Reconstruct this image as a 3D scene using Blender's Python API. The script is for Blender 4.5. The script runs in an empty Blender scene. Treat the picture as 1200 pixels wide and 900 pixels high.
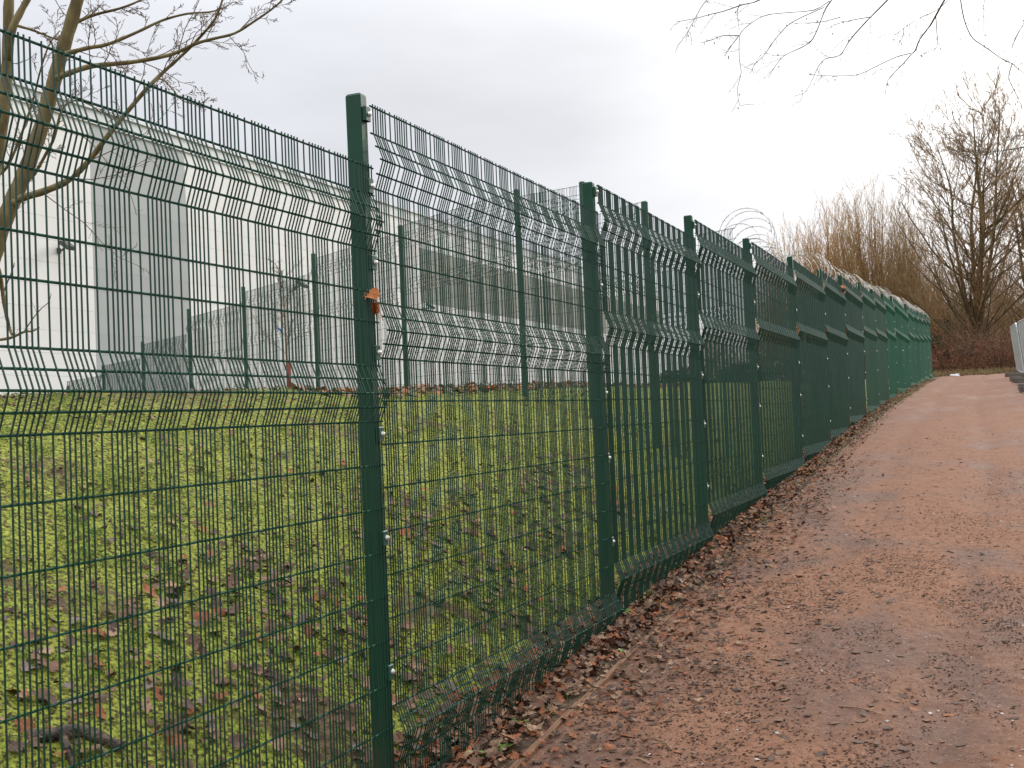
import bpy, math, random
import numpy as np
from mathutils import Matrix, Vector

random.seed(7)
RNG = np.random.default_rng(11)
scene = bpy.context.scene
COL = scene.collection

# ------------------------------------------------------------------ camera
# world: +Y runs along the fence and the path, +Z up, eye at the origin
CAM_R = np.array([0.92269517, 0.3831315, -0.04294046])
CAM_U = np.array([0.0513031, -0.01163078, 0.9986154])
CAM_F = np.array([-0.38210159, 0.92362058, 0.0303875])
FPX = 1350.0
cam_data = bpy.data.cameras.new('camera')
cam_data.sensor_width = 36.0
cam_data.lens = FPX / 1200.0 * 36.0
cam_data.clip_start = 0.05
cam_data.clip_end = 4000.0
cam = bpy.data.objects.new('camera', cam_data)
COL.objects.link(cam)
cam.matrix_world = Matrix([[CAM_R[0], CAM_U[0], -CAM_F[0], 0],
                           [CAM_R[1], CAM_U[1], -CAM_F[1], 0],
                           [CAM_R[2], CAM_U[2], -CAM_F[2], 0],
                           [0, 0, 0, 1]])
scene.camera = cam

# ------------------------------------------------------------------ light
SUN_EL, SUN_AZ = math.radians(28), math.radians(20)      # azimuth from +Y towards +X
sun_dir = Vector((math.sin(SUN_AZ) * math.cos(SUN_EL), math.cos(SUN_AZ) * math.cos(SUN_EL), math.sin(SUN_EL)))
sd = bpy.data.lights.new('sun', 'SUN')
sd.energy = 1.5
sd.angle = math.radians(20)
sd.color = (1.0, 0.95, 0.86)
so = bpy.data.objects.new('sun', sd)
COL.objects.link(so)
so.rotation_euler = sun_dir.to_track_quat('Z', 'Y').to_euler()

world = bpy.data.worlds.new('World')
scene.world = world
world.use_nodes = True
wt = world.node_tree
wt.nodes.clear()
WN, WL = wt.nodes.new, wt.links.new


def wmath(op, a, b=None, c=None):
    n = WN('ShaderNodeMath')
    n.operation = op
    for i, v in enumerate((a, b, c)):
        if v is None:
            continue
        if isinstance(v, (int, float)):
            n.inputs[i].default_value = v
        else:
            WL(v, n.inputs[i])
    return n.outputs[0]


sky = WN('ShaderNodeTexSky')
sky.sky_type = 'NISHITA'
sky.sun_disc = False
sky.sun_elevation = SUN_EL
sky.sun_rotation = SUN_AZ
sky.air_density = 1.0
sky.dust_density = 3.0
bg_sky = WN('ShaderNodeBackground')
bg_sky.inputs[1].default_value = 0.1
WL(sky.outputs[0], bg_sky.inputs[0])
geo = WN('ShaderNodeTexCoord')
sep = WN('ShaderNodeSeparateXYZ')
WL(geo.outputs['Generated'], sep.inputs[0])
sinel = wmath('MAXIMUM', sep.outputs[2], 0.0)
# overcast layer: brighter overhead and round the veiled sun, as an even cloud sheet is
overcast = wmath('MULTIPLY_ADD', wmath('POWER', sinel, 2.3), 2.3, 0.71)
dot = WN('ShaderNodeVectorMath')
dot.operation = 'DOT_PRODUCT'
WL(geo.outputs['Generated'], dot.inputs[0])
dot.inputs[1].default_value = sun_dir
glow = wmath('POWER', wmath('MAXIMUM', dot.outputs['Value'], 0.0), 10.0)
lum = wmath('MULTIPLY_ADD', glow, 1.2, overcast)
mp = WN('ShaderNodeMapping')
mp.inputs['Scale'].default_value = (1.6, 1.6, 5.0)
WL(geo.outputs['Generated'], mp.inputs[0])
nz = WN('ShaderNodeTexNoise')
nz.inputs['Scale'].default_value = 1.35
nz.inputs['Detail'].default_value = 5
nz.inputs['Roughness'].default_value = 0.5
WL(mp.outputs[0], nz.inputs[0])
mr = WN('ShaderNodeMapRange')
mr.inputs[1].default_value, mr.inputs[2].default_value = 0.3, 0.7
mr.inputs[3].default_value, mr.inputs[4].default_value = 0.83, 1.15
WL(nz.outputs['Fac'], mr.inputs[0])
lum2 = wmath('MULTIPLY', lum, mr.outputs[0])
cr = WN('ShaderNodeMix')
cr.data_type = 'RGBA'
cr.inputs[6].default_value = (0.955, 0.97, 1.03, 1)
cr.inputs[7].default_value = (1.0, 0.965, 0.91, 1)
WL(wmath('MINIMUM', wmath('MULTIPLY', glow, 1.6), 1.0), cr.inputs[0])
bg_cl = WN('ShaderNodeBackground')
WL(cr.outputs[2], bg_cl.inputs[0])
WL(lum2, bg_cl.inputs[1])
mixw = WN('ShaderNodeMixShader')
mixw.inputs[0].default_value = 0.93
WL(bg_sky.outputs[0], mixw.inputs[1])
WL(bg_cl.outputs[0], mixw.inputs[2])
wout = WN('ShaderNodeOutputWorld')
WL(mixw.outputs[0], wout.inputs[0])

scene.view_settings.view_transform = 'Standard'
scene.view_settings.look = 'None'
scene.view_settings.exposure = 0.10
scene.view_settings.gamma = 1.0
scene.view_settings.use_curve_mapping = False
scene.cycles.max_bounces = 6
scene.cycles.diffuse_bounces = 3
scene.cycles.glossy_bounces = 3
scene.cycles.transparent_max_bounces = 6

# ------------------------------------------------------------------ helpers


def ray(px, py):
    return CAM_R * ((px - 600.0) / FPX) + CAM_U * ((450.0 - py) / FPX) + CAM_F


def P(px, py, z):
    """the point seen at a pixel of the photograph, z metres in front of the lens"""
    return ray(px, py) * z


def at_x(px, py, x):
    r = ray(px, py)
    return r * (x / r[0])


def link(o, parent=None):
    COL.objects.link(o)
    if parent is not None:
        o.parent = parent
    return o


def tag(o, label=None, cat=None, group=None, kind=None):
    if label:
        o['label'] = label
    if cat:
        o['category'] = cat
    if group:
        o['group'] = group
    if kind:
        o['kind'] = kind
    return o


def empty(name, loc=(0, 0, 0), parent=None):
    o = bpy.data.objects.new(name, None)
    o.location = loc
    o.empty_display_size = 0.1
    return link(o, parent)


class MB:
    """collects geometry in numpy blocks and links it as one mesh object"""

    def __init__(self):
        self.v, self.q, self.t, self.n = [], [], [], 0
        self.qm, self.tm = [], []

    def add(self, v, q=None, t=None, mat=0):
        v = np.asarray(v, float).reshape(-1, 3)
        if q is not None and len(q):
            q = np.asarray(q, np.int64).reshape(-1, 4)
            self.q.append(q + self.n)
            self.qm.append(np.full(len(q), mat))
        if t is not None and len(t):
            t = np.asarray(t, np.int64).reshape(-1, 3)
            self.t.append(t + self.n)
            self.tm.append(np.full(len(t), mat))
        self.v.append(v)
        self.n += len(v)
        return self

    def box(self, c, s, mat=0, rot=None, taper=1.0):
        x, y, z = np.array(s) / 2.0
        v = np.array([[-x, -y, -z], [x, -y, -z], [x, y, -z], [-x, y, -z],
                      [-x * taper, -y * taper, z], [x * taper, -y * taper, z],
                      [x * taper, y * taper, z], [-x * taper, y * taper, z]])
        if rot is not None:
            v = v @ np.array(rot).T
        q = [[0, 3, 2, 1], [4, 5, 6, 7], [0, 1, 5, 4], [1, 2, 6, 5], [2, 3, 7, 6], [3, 0, 4, 7]]
        return self.add(v + np.array(c), q, mat=mat)

    def bevel_box(self, c, s, b, mat=0):
        """upright box with chamfered vertical edges and a chamfered top"""
        x, y, z = np.array(s) / 2.0
        ring = np.array([[-x + b, -y], [x - b, -y], [x, -y + b], [x, y - b], [x - b, y], [-x + b, y], [-x, y - b], [-x, -y + b]])
        lv = [(-z, 1.0), (z - b, 1.0), (z, None)]
        v = []
        for zz, k in lv:
            r = ring if k else ring * np.array([(x - b * 0.7) / x, (y - b * 0.7) / y])
            v += [[p[0], p[1], zz] for p in r]
        q = []
        for l in range(2):
            for i in range(8):
                j = (i + 1) % 8
                q.append([l * 8 + i, l * 8 + j, l * 8 + 8 + j, l * 8 + 8 + i])
        v.append([0, 0, z])
        t = [[16 + i, 16 + (i + 1) % 8, 24] for i in range(8)]
        return self.add(np.array(v) + np.array(c), q, t, mat)

    def tube(self, pts, r, sides=4, mat=0, cap=True):
        pts = np.asarray(pts, float)
        n = len(pts)
        r = np.broadcast_to(np.asarray(r, float), (n,))
        d = np.gradient(pts, axis=0)
        d /= np.linalg.norm(d, axis=1, keepdims=True) + 1e-12
        ref = np.where(np.abs(d[:, 2:3]) > 0.9, np.array([[1.0, 0, 0]]), np.array([[0, 0, 1.0]]))
        if n > 1 and np.any(np.abs(d[:, 2]) > 0.9) and not np.all(np.abs(d[:, 2]) > 0.9):
            ref = np.tile(np.array([[0.83, 0.31, 0.47]]), (n, 1))
        a = np.cross(d, ref)
        a /= np.linalg.norm(a, axis=1, keepdims=True) + 1e-12
        b = np.cross(d, a)
        th = np.arange(sides) * 2 * math.pi / sides + math.pi / 4
        v = pts[:, None, :] + r[:, None, None] * (a[:, None, :] * np.cos(th)[None, :, None] + b[:, None, :] * np.sin(th)[None, :, None])
        i = np.arange(n - 1)[:, None] * sides
        k = np.arange(sides)[None, :]
        k2 = (k + 1) % sides
        q = np.stack([i + k, i + k2, i + sides + k2, i + sides + k], -1).reshape(-1, 4)
        t = None
        vv = v.reshape(-1, 3)
        if cap and sides == 4:
            q = np.vstack([q, [[3, 2, 1, 0]], [[(n - 1) * 4 + j for j in range(4)]]])
        elif cap and sides > 4:
            m = len(vv)
            vv = np.vstack([vv, pts[:1], pts[-1:]])
            t = [[(j + 1) % sides, j, m] for j in range(sides)] + [[(n - 1) * sides + j, (n - 1) * sides + (j + 1) % sides, m + 1] for j in range(sides)]
        return self.add(vv, q, t, mat)

    def mesh(self, name, mats, smooth=False):
        me = bpy.data.meshes.new(name)
        v = np.vstack(self.v)
        q = np.vstack(self.q) if self.q else np.zeros((0, 4), np.int64)
        t = np.vstack(self.t) if self.t else np.zeros((0, 3), np.int64)
        me.vertices.add(len(v))
        me.vertices.foreach_set('co', v.ravel())
        idx = np.concatenate([q.ravel(), t.ravel()])
        me.loops.add(len(idx))
        me.loops.foreach_set('vertex_index', idx)
        me.polygons.add(len(q) + len(t))
        me.polygons.foreach_set('loop_start', np.concatenate([np.arange(len(q)) * 4, len(q) * 4 + np.arange(len(t)) * 3]))
        mi = np.concatenate([np.concatenate(self.qm) if self.qm else [], np.concatenate(self.tm) if self.tm else []]).astype(int)
        me.polygons.foreach_set('material_index', mi)
        me.polygons.foreach_set('use_smooth', np.full(len(mi), smooth))
        for m in (mats if isinstance(mats, (list, tuple)) else [mats]):
            me.materials.append(m)
        me.update(calc_edges=True)
        me.validate()
        return me

    def build(self, name, mats, parent=None, smooth=False):
        return link(bpy.data.objects.new(name, self.mesh(name, mats, smooth)), parent)


def copy_obj(o, parent=None):
    c = o.copy()
    COL.objects.link(c)
    c.parent = parent
    return c


_LAT = RNG.random((256, 256))


def vnoise(x, y, s):
    x, y = np.asarray(x) / s + 100.0, np.asarray(y) / s + 100.0
    xi, yi = np.floor(x).astype(int), np.floor(y).astype(int)
    fx, fy = x - xi, y - yi
    fx, fy = fx * fx * (3 - 2 * fx), fy * fy * (3 - 2 * fy)
    L = _LAT
    a, b = L[xi & 255, yi & 255], L[(xi + 1) & 255, yi & 255]
    c, d = L[xi & 255, (yi + 1) & 255], L[(xi + 1) & 255, (yi + 1) & 255]
    return (a * (1 - fx) + b * fx) * (1 - fy) + (c * (1 - fx) + d * fx) * fy


def fbm(x, y, s, o=4, p=0.5):
    v, a, w = 0, 1.0, 0.0
    for i in range(o):
        v = v + a * vnoise(np.asarray(x) + 13.7 * i, np.asarray(y) - 7.1 * i, s / 2 ** i)
        w += a
        a *= p
    return v / w


# ------------------------------------------------------------------ materials
def material(name, rough=0.8, spec=0.3):
    m = bpy.data.materials.new(name)
    m.use_nodes = True
    b = m.node_tree.nodes['Principled BSDF']
    b.inputs['Roughness'].default_value = rough
    b.inputs['Specular IOR Level'].default_value = spec
    return m, m.node_tree, b


def noise_mat(name, stops, scale=8, rough=0.8, spec=0.3, detail=4, bump=0.0, bscale=None, coord='Object', dist=0.01, stretch=None, metallic=0.0, per_object=0.0, island=0.0):
    m, nt, b = material(name, rough, spec)
    tc = nt.nodes.new('ShaderNodeTexCoord')
    src = tc.outputs[coord]
    if stretch:
        mpn = nt.nodes.new('ShaderNodeMapping')
        mpn.inputs['Scale'].default_value = stretch
        nt.links.new(src, mpn.inputs[0])
        src = mpn.outputs[0]
    n = nt.nodes.new('ShaderNodeTexNoise')
    n.inputs['Scale'].default_value = scale
    n.inputs['Detail'].default_value = detail
    n.inputs['Roughness'].default_value = 0.6
    nt.links.new(src, n.inputs[0])
    ramp = nt.nodes.new('ShaderNodeValToRGB')
    ramp.color_ramp.elements.remove(ramp.color_ramp.elements[1])
    for i, (p, c) in enumerate(stops):
        e = ramp.color_ramp.elements[0] if i == 0 else ramp.color_ramp.elements.new(p)
        e.position = p
        e.color = (*c, 1)
    fac = n.outputs['Fac']
    if per_object:
        oi = nt.nodes.new('ShaderNodeObjectInfo')
        ma = nt.nodes.new('ShaderNodeMath')
        ma.operation = 'MULTIPLY_ADD'
        nt.links.new(oi.outputs['Random'], ma.inputs[0])
        ma.inputs[1].default_value = per_object
        sub = nt.nodes.new('ShaderNodeMath')
        sub.operation = 'SUBTRACT'
        nt.links.new(fac, sub.inputs[0])
        sub.inputs[1].default_value = per_object / 2
        nt.links.new(sub.outputs[0], ma.inputs[2])
        fac = ma.outputs[0]
    if island:
        gi_ = nt.nodes.new('ShaderNodeNewGeometry')
        mi_ = nt.nodes.new('ShaderNodeMath')
        mi_.operation = 'MULTIPLY_ADD'
        nt.links.new(gi_.outputs['Random Per Island'], mi_.inputs[0])
        mi_.inputs[1].default_value = island
        sb_ = nt.nodes.new('ShaderNodeMath')
        sb_.operation = 'SUBTRACT'
        nt.links.new(fac, sb_.inputs[0])
        sb_.inputs[1].default_value = island / 2
        nt.links.new(sb_.outputs[0], mi_.inputs[2])
        fac = mi_.outputs[0]
    nt.links.new(fac, ramp.inputs[0])
    nt.links.new(ramp.outputs[0], b.inputs['Base Color'])
    b.inputs['Metallic'].default_value = metallic
    if bump:
        n2 = nt.nodes.new('ShaderNodeTexNoise')
        n2.inputs['Scale'].default_value = bscale or scale * 4
        n2.inputs['Detail'].default_value = 5
        nt.links.new(src, n2.inputs[0])
        bp = nt.nodes.new('ShaderNodeBump')
        bp.inputs['Strength'].default_value = bump
        bp.inputs['Distance'].default_value = dist
        nt.links.new(n2.outputs['Fac'], bp.inputs['Height'])
        nt.links.new(bp.outputs[0], b.inputs['Normal'])
    return m


M_GREEN = noise_mat('green_powder_coat', [(0.3, (0.007, 0.052, 0.031)), (0.7, (0.012, 0.066, 0.040))], 9, 0.42, 0.3, bump=0.05, bscale=120, dist=0.002)
M_GREEN2 = noise_mat('green_coated_wire', [(0.35, (0.006, 0.042, 0.026)), (0.7, (0.010, 0.060, 0.037))], 2.0, 0.34, 0.45)
M_GREENH = noise_mat('green_coated_cross_wire', [(0.35, (0.007, 0.046, 0.030)), (0.7, (0.011, 0.066, 0.042))], 2.0, 0.55, 0.12)
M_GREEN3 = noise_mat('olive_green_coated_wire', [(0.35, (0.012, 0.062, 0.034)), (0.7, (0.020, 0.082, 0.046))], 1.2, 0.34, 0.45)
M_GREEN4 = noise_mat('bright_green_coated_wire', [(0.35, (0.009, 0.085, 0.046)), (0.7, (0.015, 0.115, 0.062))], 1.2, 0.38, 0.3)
M_POST2 = noise_mat('weathered_green_coat', [(0.3, (0.020, 0.075, 0.048)), (0.7, (0.034, 0.098, 0.060))], 6, 0.45, 0.4, bump=0.05, bscale=80, dist=0.002)


def post_material():
    """green coat with mud splash near the ground, faint algae and scuffs"""
    m = M_GREEN.copy()
    m.name = 'weathered_green_post'
    nt = m.node_tree
    b = nt.nodes['Principled BSDF']
    N, L = nt.nodes.new, nt.links.new
    src = b.inputs['Base Color'].links[0].from_socket
    tc = N('ShaderNodeTexCoord')
    sx = N('ShaderNodeSeparateXYZ')
    L(tc.outputs['Object'], sx.inputs[0])
    n = N('ShaderNodeTexNoise')
    n.inputs['Scale'].default_value = 38
    n.inputs['Detail'].default_value = 8
    n.inputs['Roughness'].default_value = 0.7
    L(tc.outputs['Object'], n.inputs[0])
    mr_ = N('ShaderNodeMapRange')
    L(sx.outputs[2], mr_.inputs[0])
    mr_.inputs[1].default_value, mr_.inputs[2].default_value = 0.36, 0.85
    mr_.inputs[3].default_value, mr_.inputs[4].default_value = 0.42, -0.12
    ad = N('ShaderNodeMath')
    L(n.outputs['Fac'], ad.inputs[0])
    L(mr_.outputs[0], ad.inputs[1])
    mk = N('ShaderNodeMapRange')
    L(ad.outputs[0], mk.inputs[0])
    mk.inputs[1].default_value, mk.inputs[2].default_value = 0.56, 0.86
    mk.inputs[4].default_value = 0.75
    x = N('ShaderNodeMix')
    x.data_type = 'RGBA'
    L(mk.outputs[0], x.inputs[0])
    L(src, x.inputs[6])
    x.inputs[7].default_value = (0.075, 0.055, 0.035, 1)
    n2 = N('ShaderNodeTexNoise')
    n2.inputs['Scale'].default_value = 260
    n2.inputs['Detail'].default_value = 3
    mp_ = N('ShaderNodeMapping')
    mp_.inputs['Scale'].default_value = (1, 1, .12)
    L(tc.outputs['Object'], mp_.inputs[0])
    L(mp_.outputs[0], n2.inputs[0])
    mk2 = N('ShaderNodeMapRange')
    L(n2.outputs['Fac'], mk2.inputs[0])
    mk2.inputs[1].default_value, mk2.inputs[2].default_value = 0.68, 0.76
    mk2.inputs[4].default_value = 0.35
    x2 = N('ShaderNodeMix')
    x2.data_type = 'RGBA'
    L(mk2.outputs[0], x2.inputs[0])
    L(x.outputs[2], x2.inputs[6])
    x2.inputs[7].default_value = (0.09, 0.13, 0.10, 1)
    L(x2.outputs[2], b.inputs['Base Color'])
    return m


M_POST = post_material()
M_STEEL = noise_mat('zinc_bolt', [(0.3, (0.55, 0.55, 0.53)), (0.7, (0.75, 0.75, 0.73))], 40, 0.35, 0.5, metallic=0.7)
M_GALV = noise_mat('galvanised_steel', [(0.3, (0.42, 0.44, 0.46)), (0.7, (0.62, 0.64, 0.66))], 14, 0.4, 0.5, metallic=0.6)
M_RAZOR = noise_mat('razor_wire_steel', [(0.3, (0.34, 0.32, 0.30)), (0.7, (0.56, 0.54, 0.52))], 14, 0.42, 0.5, metallic=0.5)
M_TIMBER = noise_mat('edging_timber', [(0.25, (0.075, 0.036, 0.02)), (0.5, (0.15, 0.075, 0.038)), (0.75, (0.21, 0.115, 0.06))], 6, 0.75, 0.3, bump=0.4, bscale=30, stretch=(9, 1, 9), dist=0.004)
M_BARK = noise_mat('grey_brown_bark', [(0.3, (0.095, 0.07, 0.036)), (0.55, (0.185, 0.145, 0.072)), (0.75, (0.25, 0.21, 0.10))], 7, 0.85, 0.2, bump=0.6, bscale=40, stretch=(1.5, 1.5, 0.6), dist=0.006)
M_TWIG = noise_mat('twig_bark', [(0.3, (0.08, 0.055, 0.036)), (0.7, (0.18, 0.125, 0.075))], 5, 0.8, 0.2)
M_TWIGD = noise_mat('dark_twig_bark', [(0.3, (0.06, 0.048, 0.045)), (0.7, (0.12, 0.095, 0.085))], 5, 0.8, 0.2)
M_FARBARK = noise_mat('ivy_grey_bark', [(0.3, (0.10, 0.07, 0.036)), (0.7, (0.18, 0.135, 0.068))], 1.2, 0.85, 0.2)
M_FARTWIG = noise_mat('brown_twigs', [(0.3, (0.19, 0.118, 0.058)), (0.7, (0.38, 0.24, 0.115))], 0.8, 0.8, 0.2)
M_ORANGE = noise_mat('orange_brown_twigs', [(0.25, (0.32, 0.18, 0.075)), (0.5, (0.52, 0.31, 0.12)), (0.75, (0.62, 0.39, 0.16))], 0.5, 0.75, 0.2)
M_OLIVETW = noise_mat('olive_brown_twigs', [(0.25, (0.25, 0.165, 0.07)), (0.5, (0.39, 0.25, 0.10)), (0.75, (0.48, 0.30, 0.12))], 0.5, 0.75, 0.2)
M_BRAMBLE = noise_mat('bramble_stems', [(0.3, (0.085, 0.052, 0.032)), (0.55, (0.16, 0.085, 0.05)), (0.75, (0.24, 0.13, 0.07))], 0.7, 0.8, 0.2)
M_DRYGRASS = noise_mat('dry_grass', [(0.3, (0.13, 0.085, 0.042)), (0.5, (0.22, 0.15, 0.072)), (0.7, (0.26, 0.22, 0.09))], 1.5, 0.8, 0.2)
M_EVERGREEN = noise_mat('dark_ivy_leaves', [(0.3, (0.022, 0.032, 0.012)), (0.7, (0.055, 0.07, 0.024))], 2.0, 0.6, 0.3)
M_GRASS = noise_mat('moss_and_grass', [(0.24, (0.05, 0.038, 0.018)), (0.36, (0.055, 0.080, 0.013)), (0.48, (0.14, 0.18, 0.022)), (0.60, (0.25, 0.28, 0.036)), (0.76, (0.36, 0.34, 0.08))], 3, 0.8, 0.15, detail=8, island=0.40)
M_GRASSB = noise_mat('bright_grass', [(0.25, (0.045, 0.10, 0.014)), (0.5, (0.135, 0.24, 0.028)), (0.75, (0.30, 0.38, 0.075))], 4, 0.7, 0.2, detail=6, island=0.4)
M_WEED = noise_mat('weed_leaves', [(0.3, (0.06, 0.13, 0.015)), (0.7, (0.15, 0.26, 0.035))], 25, 0.55, 0.4, bump=0.3, bscale=60)
M_LOG = noise_mat('wet_dark_bark', [(0.32, (0.018, 0.014, 0.012)), (0.5, (0.055, 0.04, 0.03)), (0.62, (0.13, 0.085, 0.055)), (0.75, (0.2, 0.14, 0.1))], 9, 0.7, 0.4, bump=0.9, bscale=24, stretch=(2.5, 1, 2.5), dist=0.02)
LEAF_COL = {
    'rust': [(0.3, (0.16, 0.058, 0.027)), (0.7, (0.30, 0.118, 0.052))],
    'tan': [(0.3, (0.19, 0.115, 0.07)), (0.7, (0.33, 0.215, 0.14))],
    'dark': [(0.3, (0.06, 0.040, 0.030)), (0.7, (0.125, 0.08, 0.058))],
    'brown': [(0.3, (0.105, 0.06, 0.038)), (0.7, (0.19, 0.11, 0.07))],
    'grey': [(0.3, (0.11, 0.083, 0.068)), (0.7, (0.19, 0.145, 0.12))],
    'orange': [(0.3, (0.30, 0.09, 0.025)), (0.7, (0.46, 0.17, 0.06))],
}
M_LEAF = {k: noise_mat(k + '_dead_leaf', s, 18, 0.78, 0.2, detail=5, bump=0.25, bscale=50, dist=0.003, per_object=0.35, island=0.35) for k, s in LEAF_COL.items()}
M_PEB = noise_mat('pale_stone_chips', [(0.3, (0.30, 0.26, 0.22)), (0.7, (0.62, 0.58, 0.54))], 30, 0.7, 0.3)
M_CRUMB = noise_mat('dark_crumbs', [(0.3, (0.028, 0.018, 0.014)), (0.55, (0.07, 0.040, 0.028)), (0.75, (0.15, 0.08, 0.048))], 14, 0.85, 0.12, island=0.35)
M_SOIL = noise_mat('soil', [(0.3, (0.045, 0.03, 0.022)), (0.7, (0.10, 0.066, 0.045))], 5, 0.85, 0.25, bump=0.5, bscale=60)
M_WHITE = noise_mat('white_cladding', [(0.3, (0.78, 0.775, 0.755)), (0.7, (0.82, 0.815, 0.80))], 0.25, 0.5, 0.4, per_object=0.5)
M_GREYC = noise_mat('grey_cladding', [(0.3, (0.375, 0.395, 0.395)), (0.7, (0.41, 0.43, 0.43))], 0.25, 0.5, 0.4, per_object=0.5)
M_PARAPET = noise_mat('parapet_metal', [(0.3, (0.66, 0.69, 0.70)), (0.7, (0.71, 0.74, 0.75))], 0.3, 0.4, 0.5)
M_LOUVRE = noise_mat('olive_grey_louvre', [(0.3, (0.20, 0.21, 0.17)), (0.7, (0.27, 0.28, 0.23))], 0.5, 0.4, 0.5)
M_WALLB = noise_mat('cladding_backing', [(0.3, (0.45, 0.45, 0.44)), (0.7, (0.5, 0.5, 0.49))], 0.5, 0.7, 0.3)
M_LAMPB = noise_mat('dark_lamp_body', [(0.3, (0.05, 0.05, 0.042)), (0.7, (0.08, 0.078, 0.066))], 5, 0.5, 0.4)
M_GLASS = noise_mat('lamp_glass', [(0.3, (0.5, 0.5, 0.46)), (0.7, (0.62, 0.62, 0.57))], 4, 0.15, 0.6)
M_REDTUBE = noise_mat('red_brown_stake', [(0.3, (0.14, 0.035, 0.025)), (0.7, (0.20, 0.055, 0.035))], 6, 0.7, 0.3)
M_BLUE = noise_mat('blue_plastic', [(0.3, (0.04, 0.10, 0.35)), (0.7, (0.06, 0.14, 0.45))], 6, 0.5, 0.4)
M_LITTER = noise_mat('white_litter', [(0.3, (0.72, 0.72, 0.72)), (0.7, (0.8, 0.8, 0.8))], 6, 0.6, 0.4)
M_BLOCK = noise_mat('weathered_fence_block', [(0.3, (0.10, 0.085, 0.07)), (0.7, (0.22, 0.19, 0.16))], 5, 0.9, 0.2, bump=0.4, bscale=30)


def path_material():
    m, nt, b = material('red_shale_path', 0.9, 0.12)
    N, L = nt.nodes.new, nt.links.new
    tc = N('ShaderNodeTexCoord')

    def noise(s, d, r=0.6, st=None):
        n = N('ShaderNodeTexNoise')
        n.inputs['Scale'].default_value = s
        n.inputs['Detail'].default_value = d
        n.inputs['Roughness'].default_value = r
        if st:
            mm = N('ShaderNodeMapping')
            mm.inputs['Scale'].default_value = st
            L(tc.outputs['Object'], mm.inputs[0])
            L(mm.outputs[0], n.inputs[0])
        else:
            L(tc.outputs['Object'], n.inputs[0])
        return n.outputs['Fac']

    def ramp(f, stops):
        r = N('ShaderNodeValToRGB')
        r.color_ramp.elements.remove(r.color_ramp.elements[1])
        for i, (p, c) in enumerate(stops):
            e = r.color_ramp.elements[0] if i == 0 else r.color_ramp.elements.new(p)
            e.position = p
            e.color = (*c, 1)
        L(f, r.inputs[0])
        return r.outputs[0]

    def mix(f, a, c):
        x = N('ShaderNodeMix')
        x.data_type = 'RGBA'
        L(f, x.inputs[0])
        L(a, x.inputs[6])
        L(c, x.inputs[7])
        return x.outputs[2]
    base = ramp(noise(28, 8, 0.7), [(0.3, (0.105, 0.049, 0.029)), (0.46, (0.20, 0.100, 0.060)), (0.64, (0.255, 0.137, 0.086)), (0.8, (0.31, 0.185, 0.12))])
    damp = ramp(noise(45, 6, 0.7), [(0.3, (0.055, 0.032, 0.026)), (0.6, (0.118, 0.069, 0.054)), (0.8, (0.18, 0.11, 0.086))])
    msk = ramp(noise(1.15, 7, 0.62, (1, 0.55, 1)), [(0.47, (0, 0, 0)), (0.62, (0.8, 0.8, 0.8))])
    c1 = mix(msk, base, damp)
    # washed, drier, paler surface further up and in the wheel line
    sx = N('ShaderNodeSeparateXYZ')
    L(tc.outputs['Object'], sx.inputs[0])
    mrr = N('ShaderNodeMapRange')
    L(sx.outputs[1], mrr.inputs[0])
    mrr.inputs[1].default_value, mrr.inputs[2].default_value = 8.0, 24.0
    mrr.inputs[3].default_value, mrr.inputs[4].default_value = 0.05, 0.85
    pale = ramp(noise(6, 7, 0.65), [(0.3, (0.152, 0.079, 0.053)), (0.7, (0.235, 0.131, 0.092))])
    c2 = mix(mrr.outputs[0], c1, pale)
    sp = N('ShaderNodeTexVoronoi')
    sp.inputs['Scale'].default_value = 120
    L(tc.outputs['Object'], sp.inputs[0])
    spm = ramp(sp.outputs['Color'], [(0.80, (0, 0, 0)), (0.86, (0.55, 0.55, 0.55))])
    spc = N('ShaderNodeRGB')
    spc.outputs[0].default_value = (0.27, 0.18, 0.13, 1)
    c3 = mix(spm, c2, spc.outputs[0])
    L(c3, b.inputs['Base Color'])
    rr = N('ShaderNodeMapRange')
    L(msk, rr.inputs[0])
    rr.inputs[3].default_value, rr.inputs[4].default_value = 0.92, 0.62
    L(rr.outputs[0], b.inputs['Roughness'])
    bp = N('ShaderNodeBump')
    bp.inputs['Strength'].default_value = 0.8
    bp.inputs['Distance'].default_value = 0.008
    L(noise(70, 8, 0.75), bp.inputs['Height'])
    L(bp.outputs[0], b.inputs['Normal'])
    return m


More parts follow.
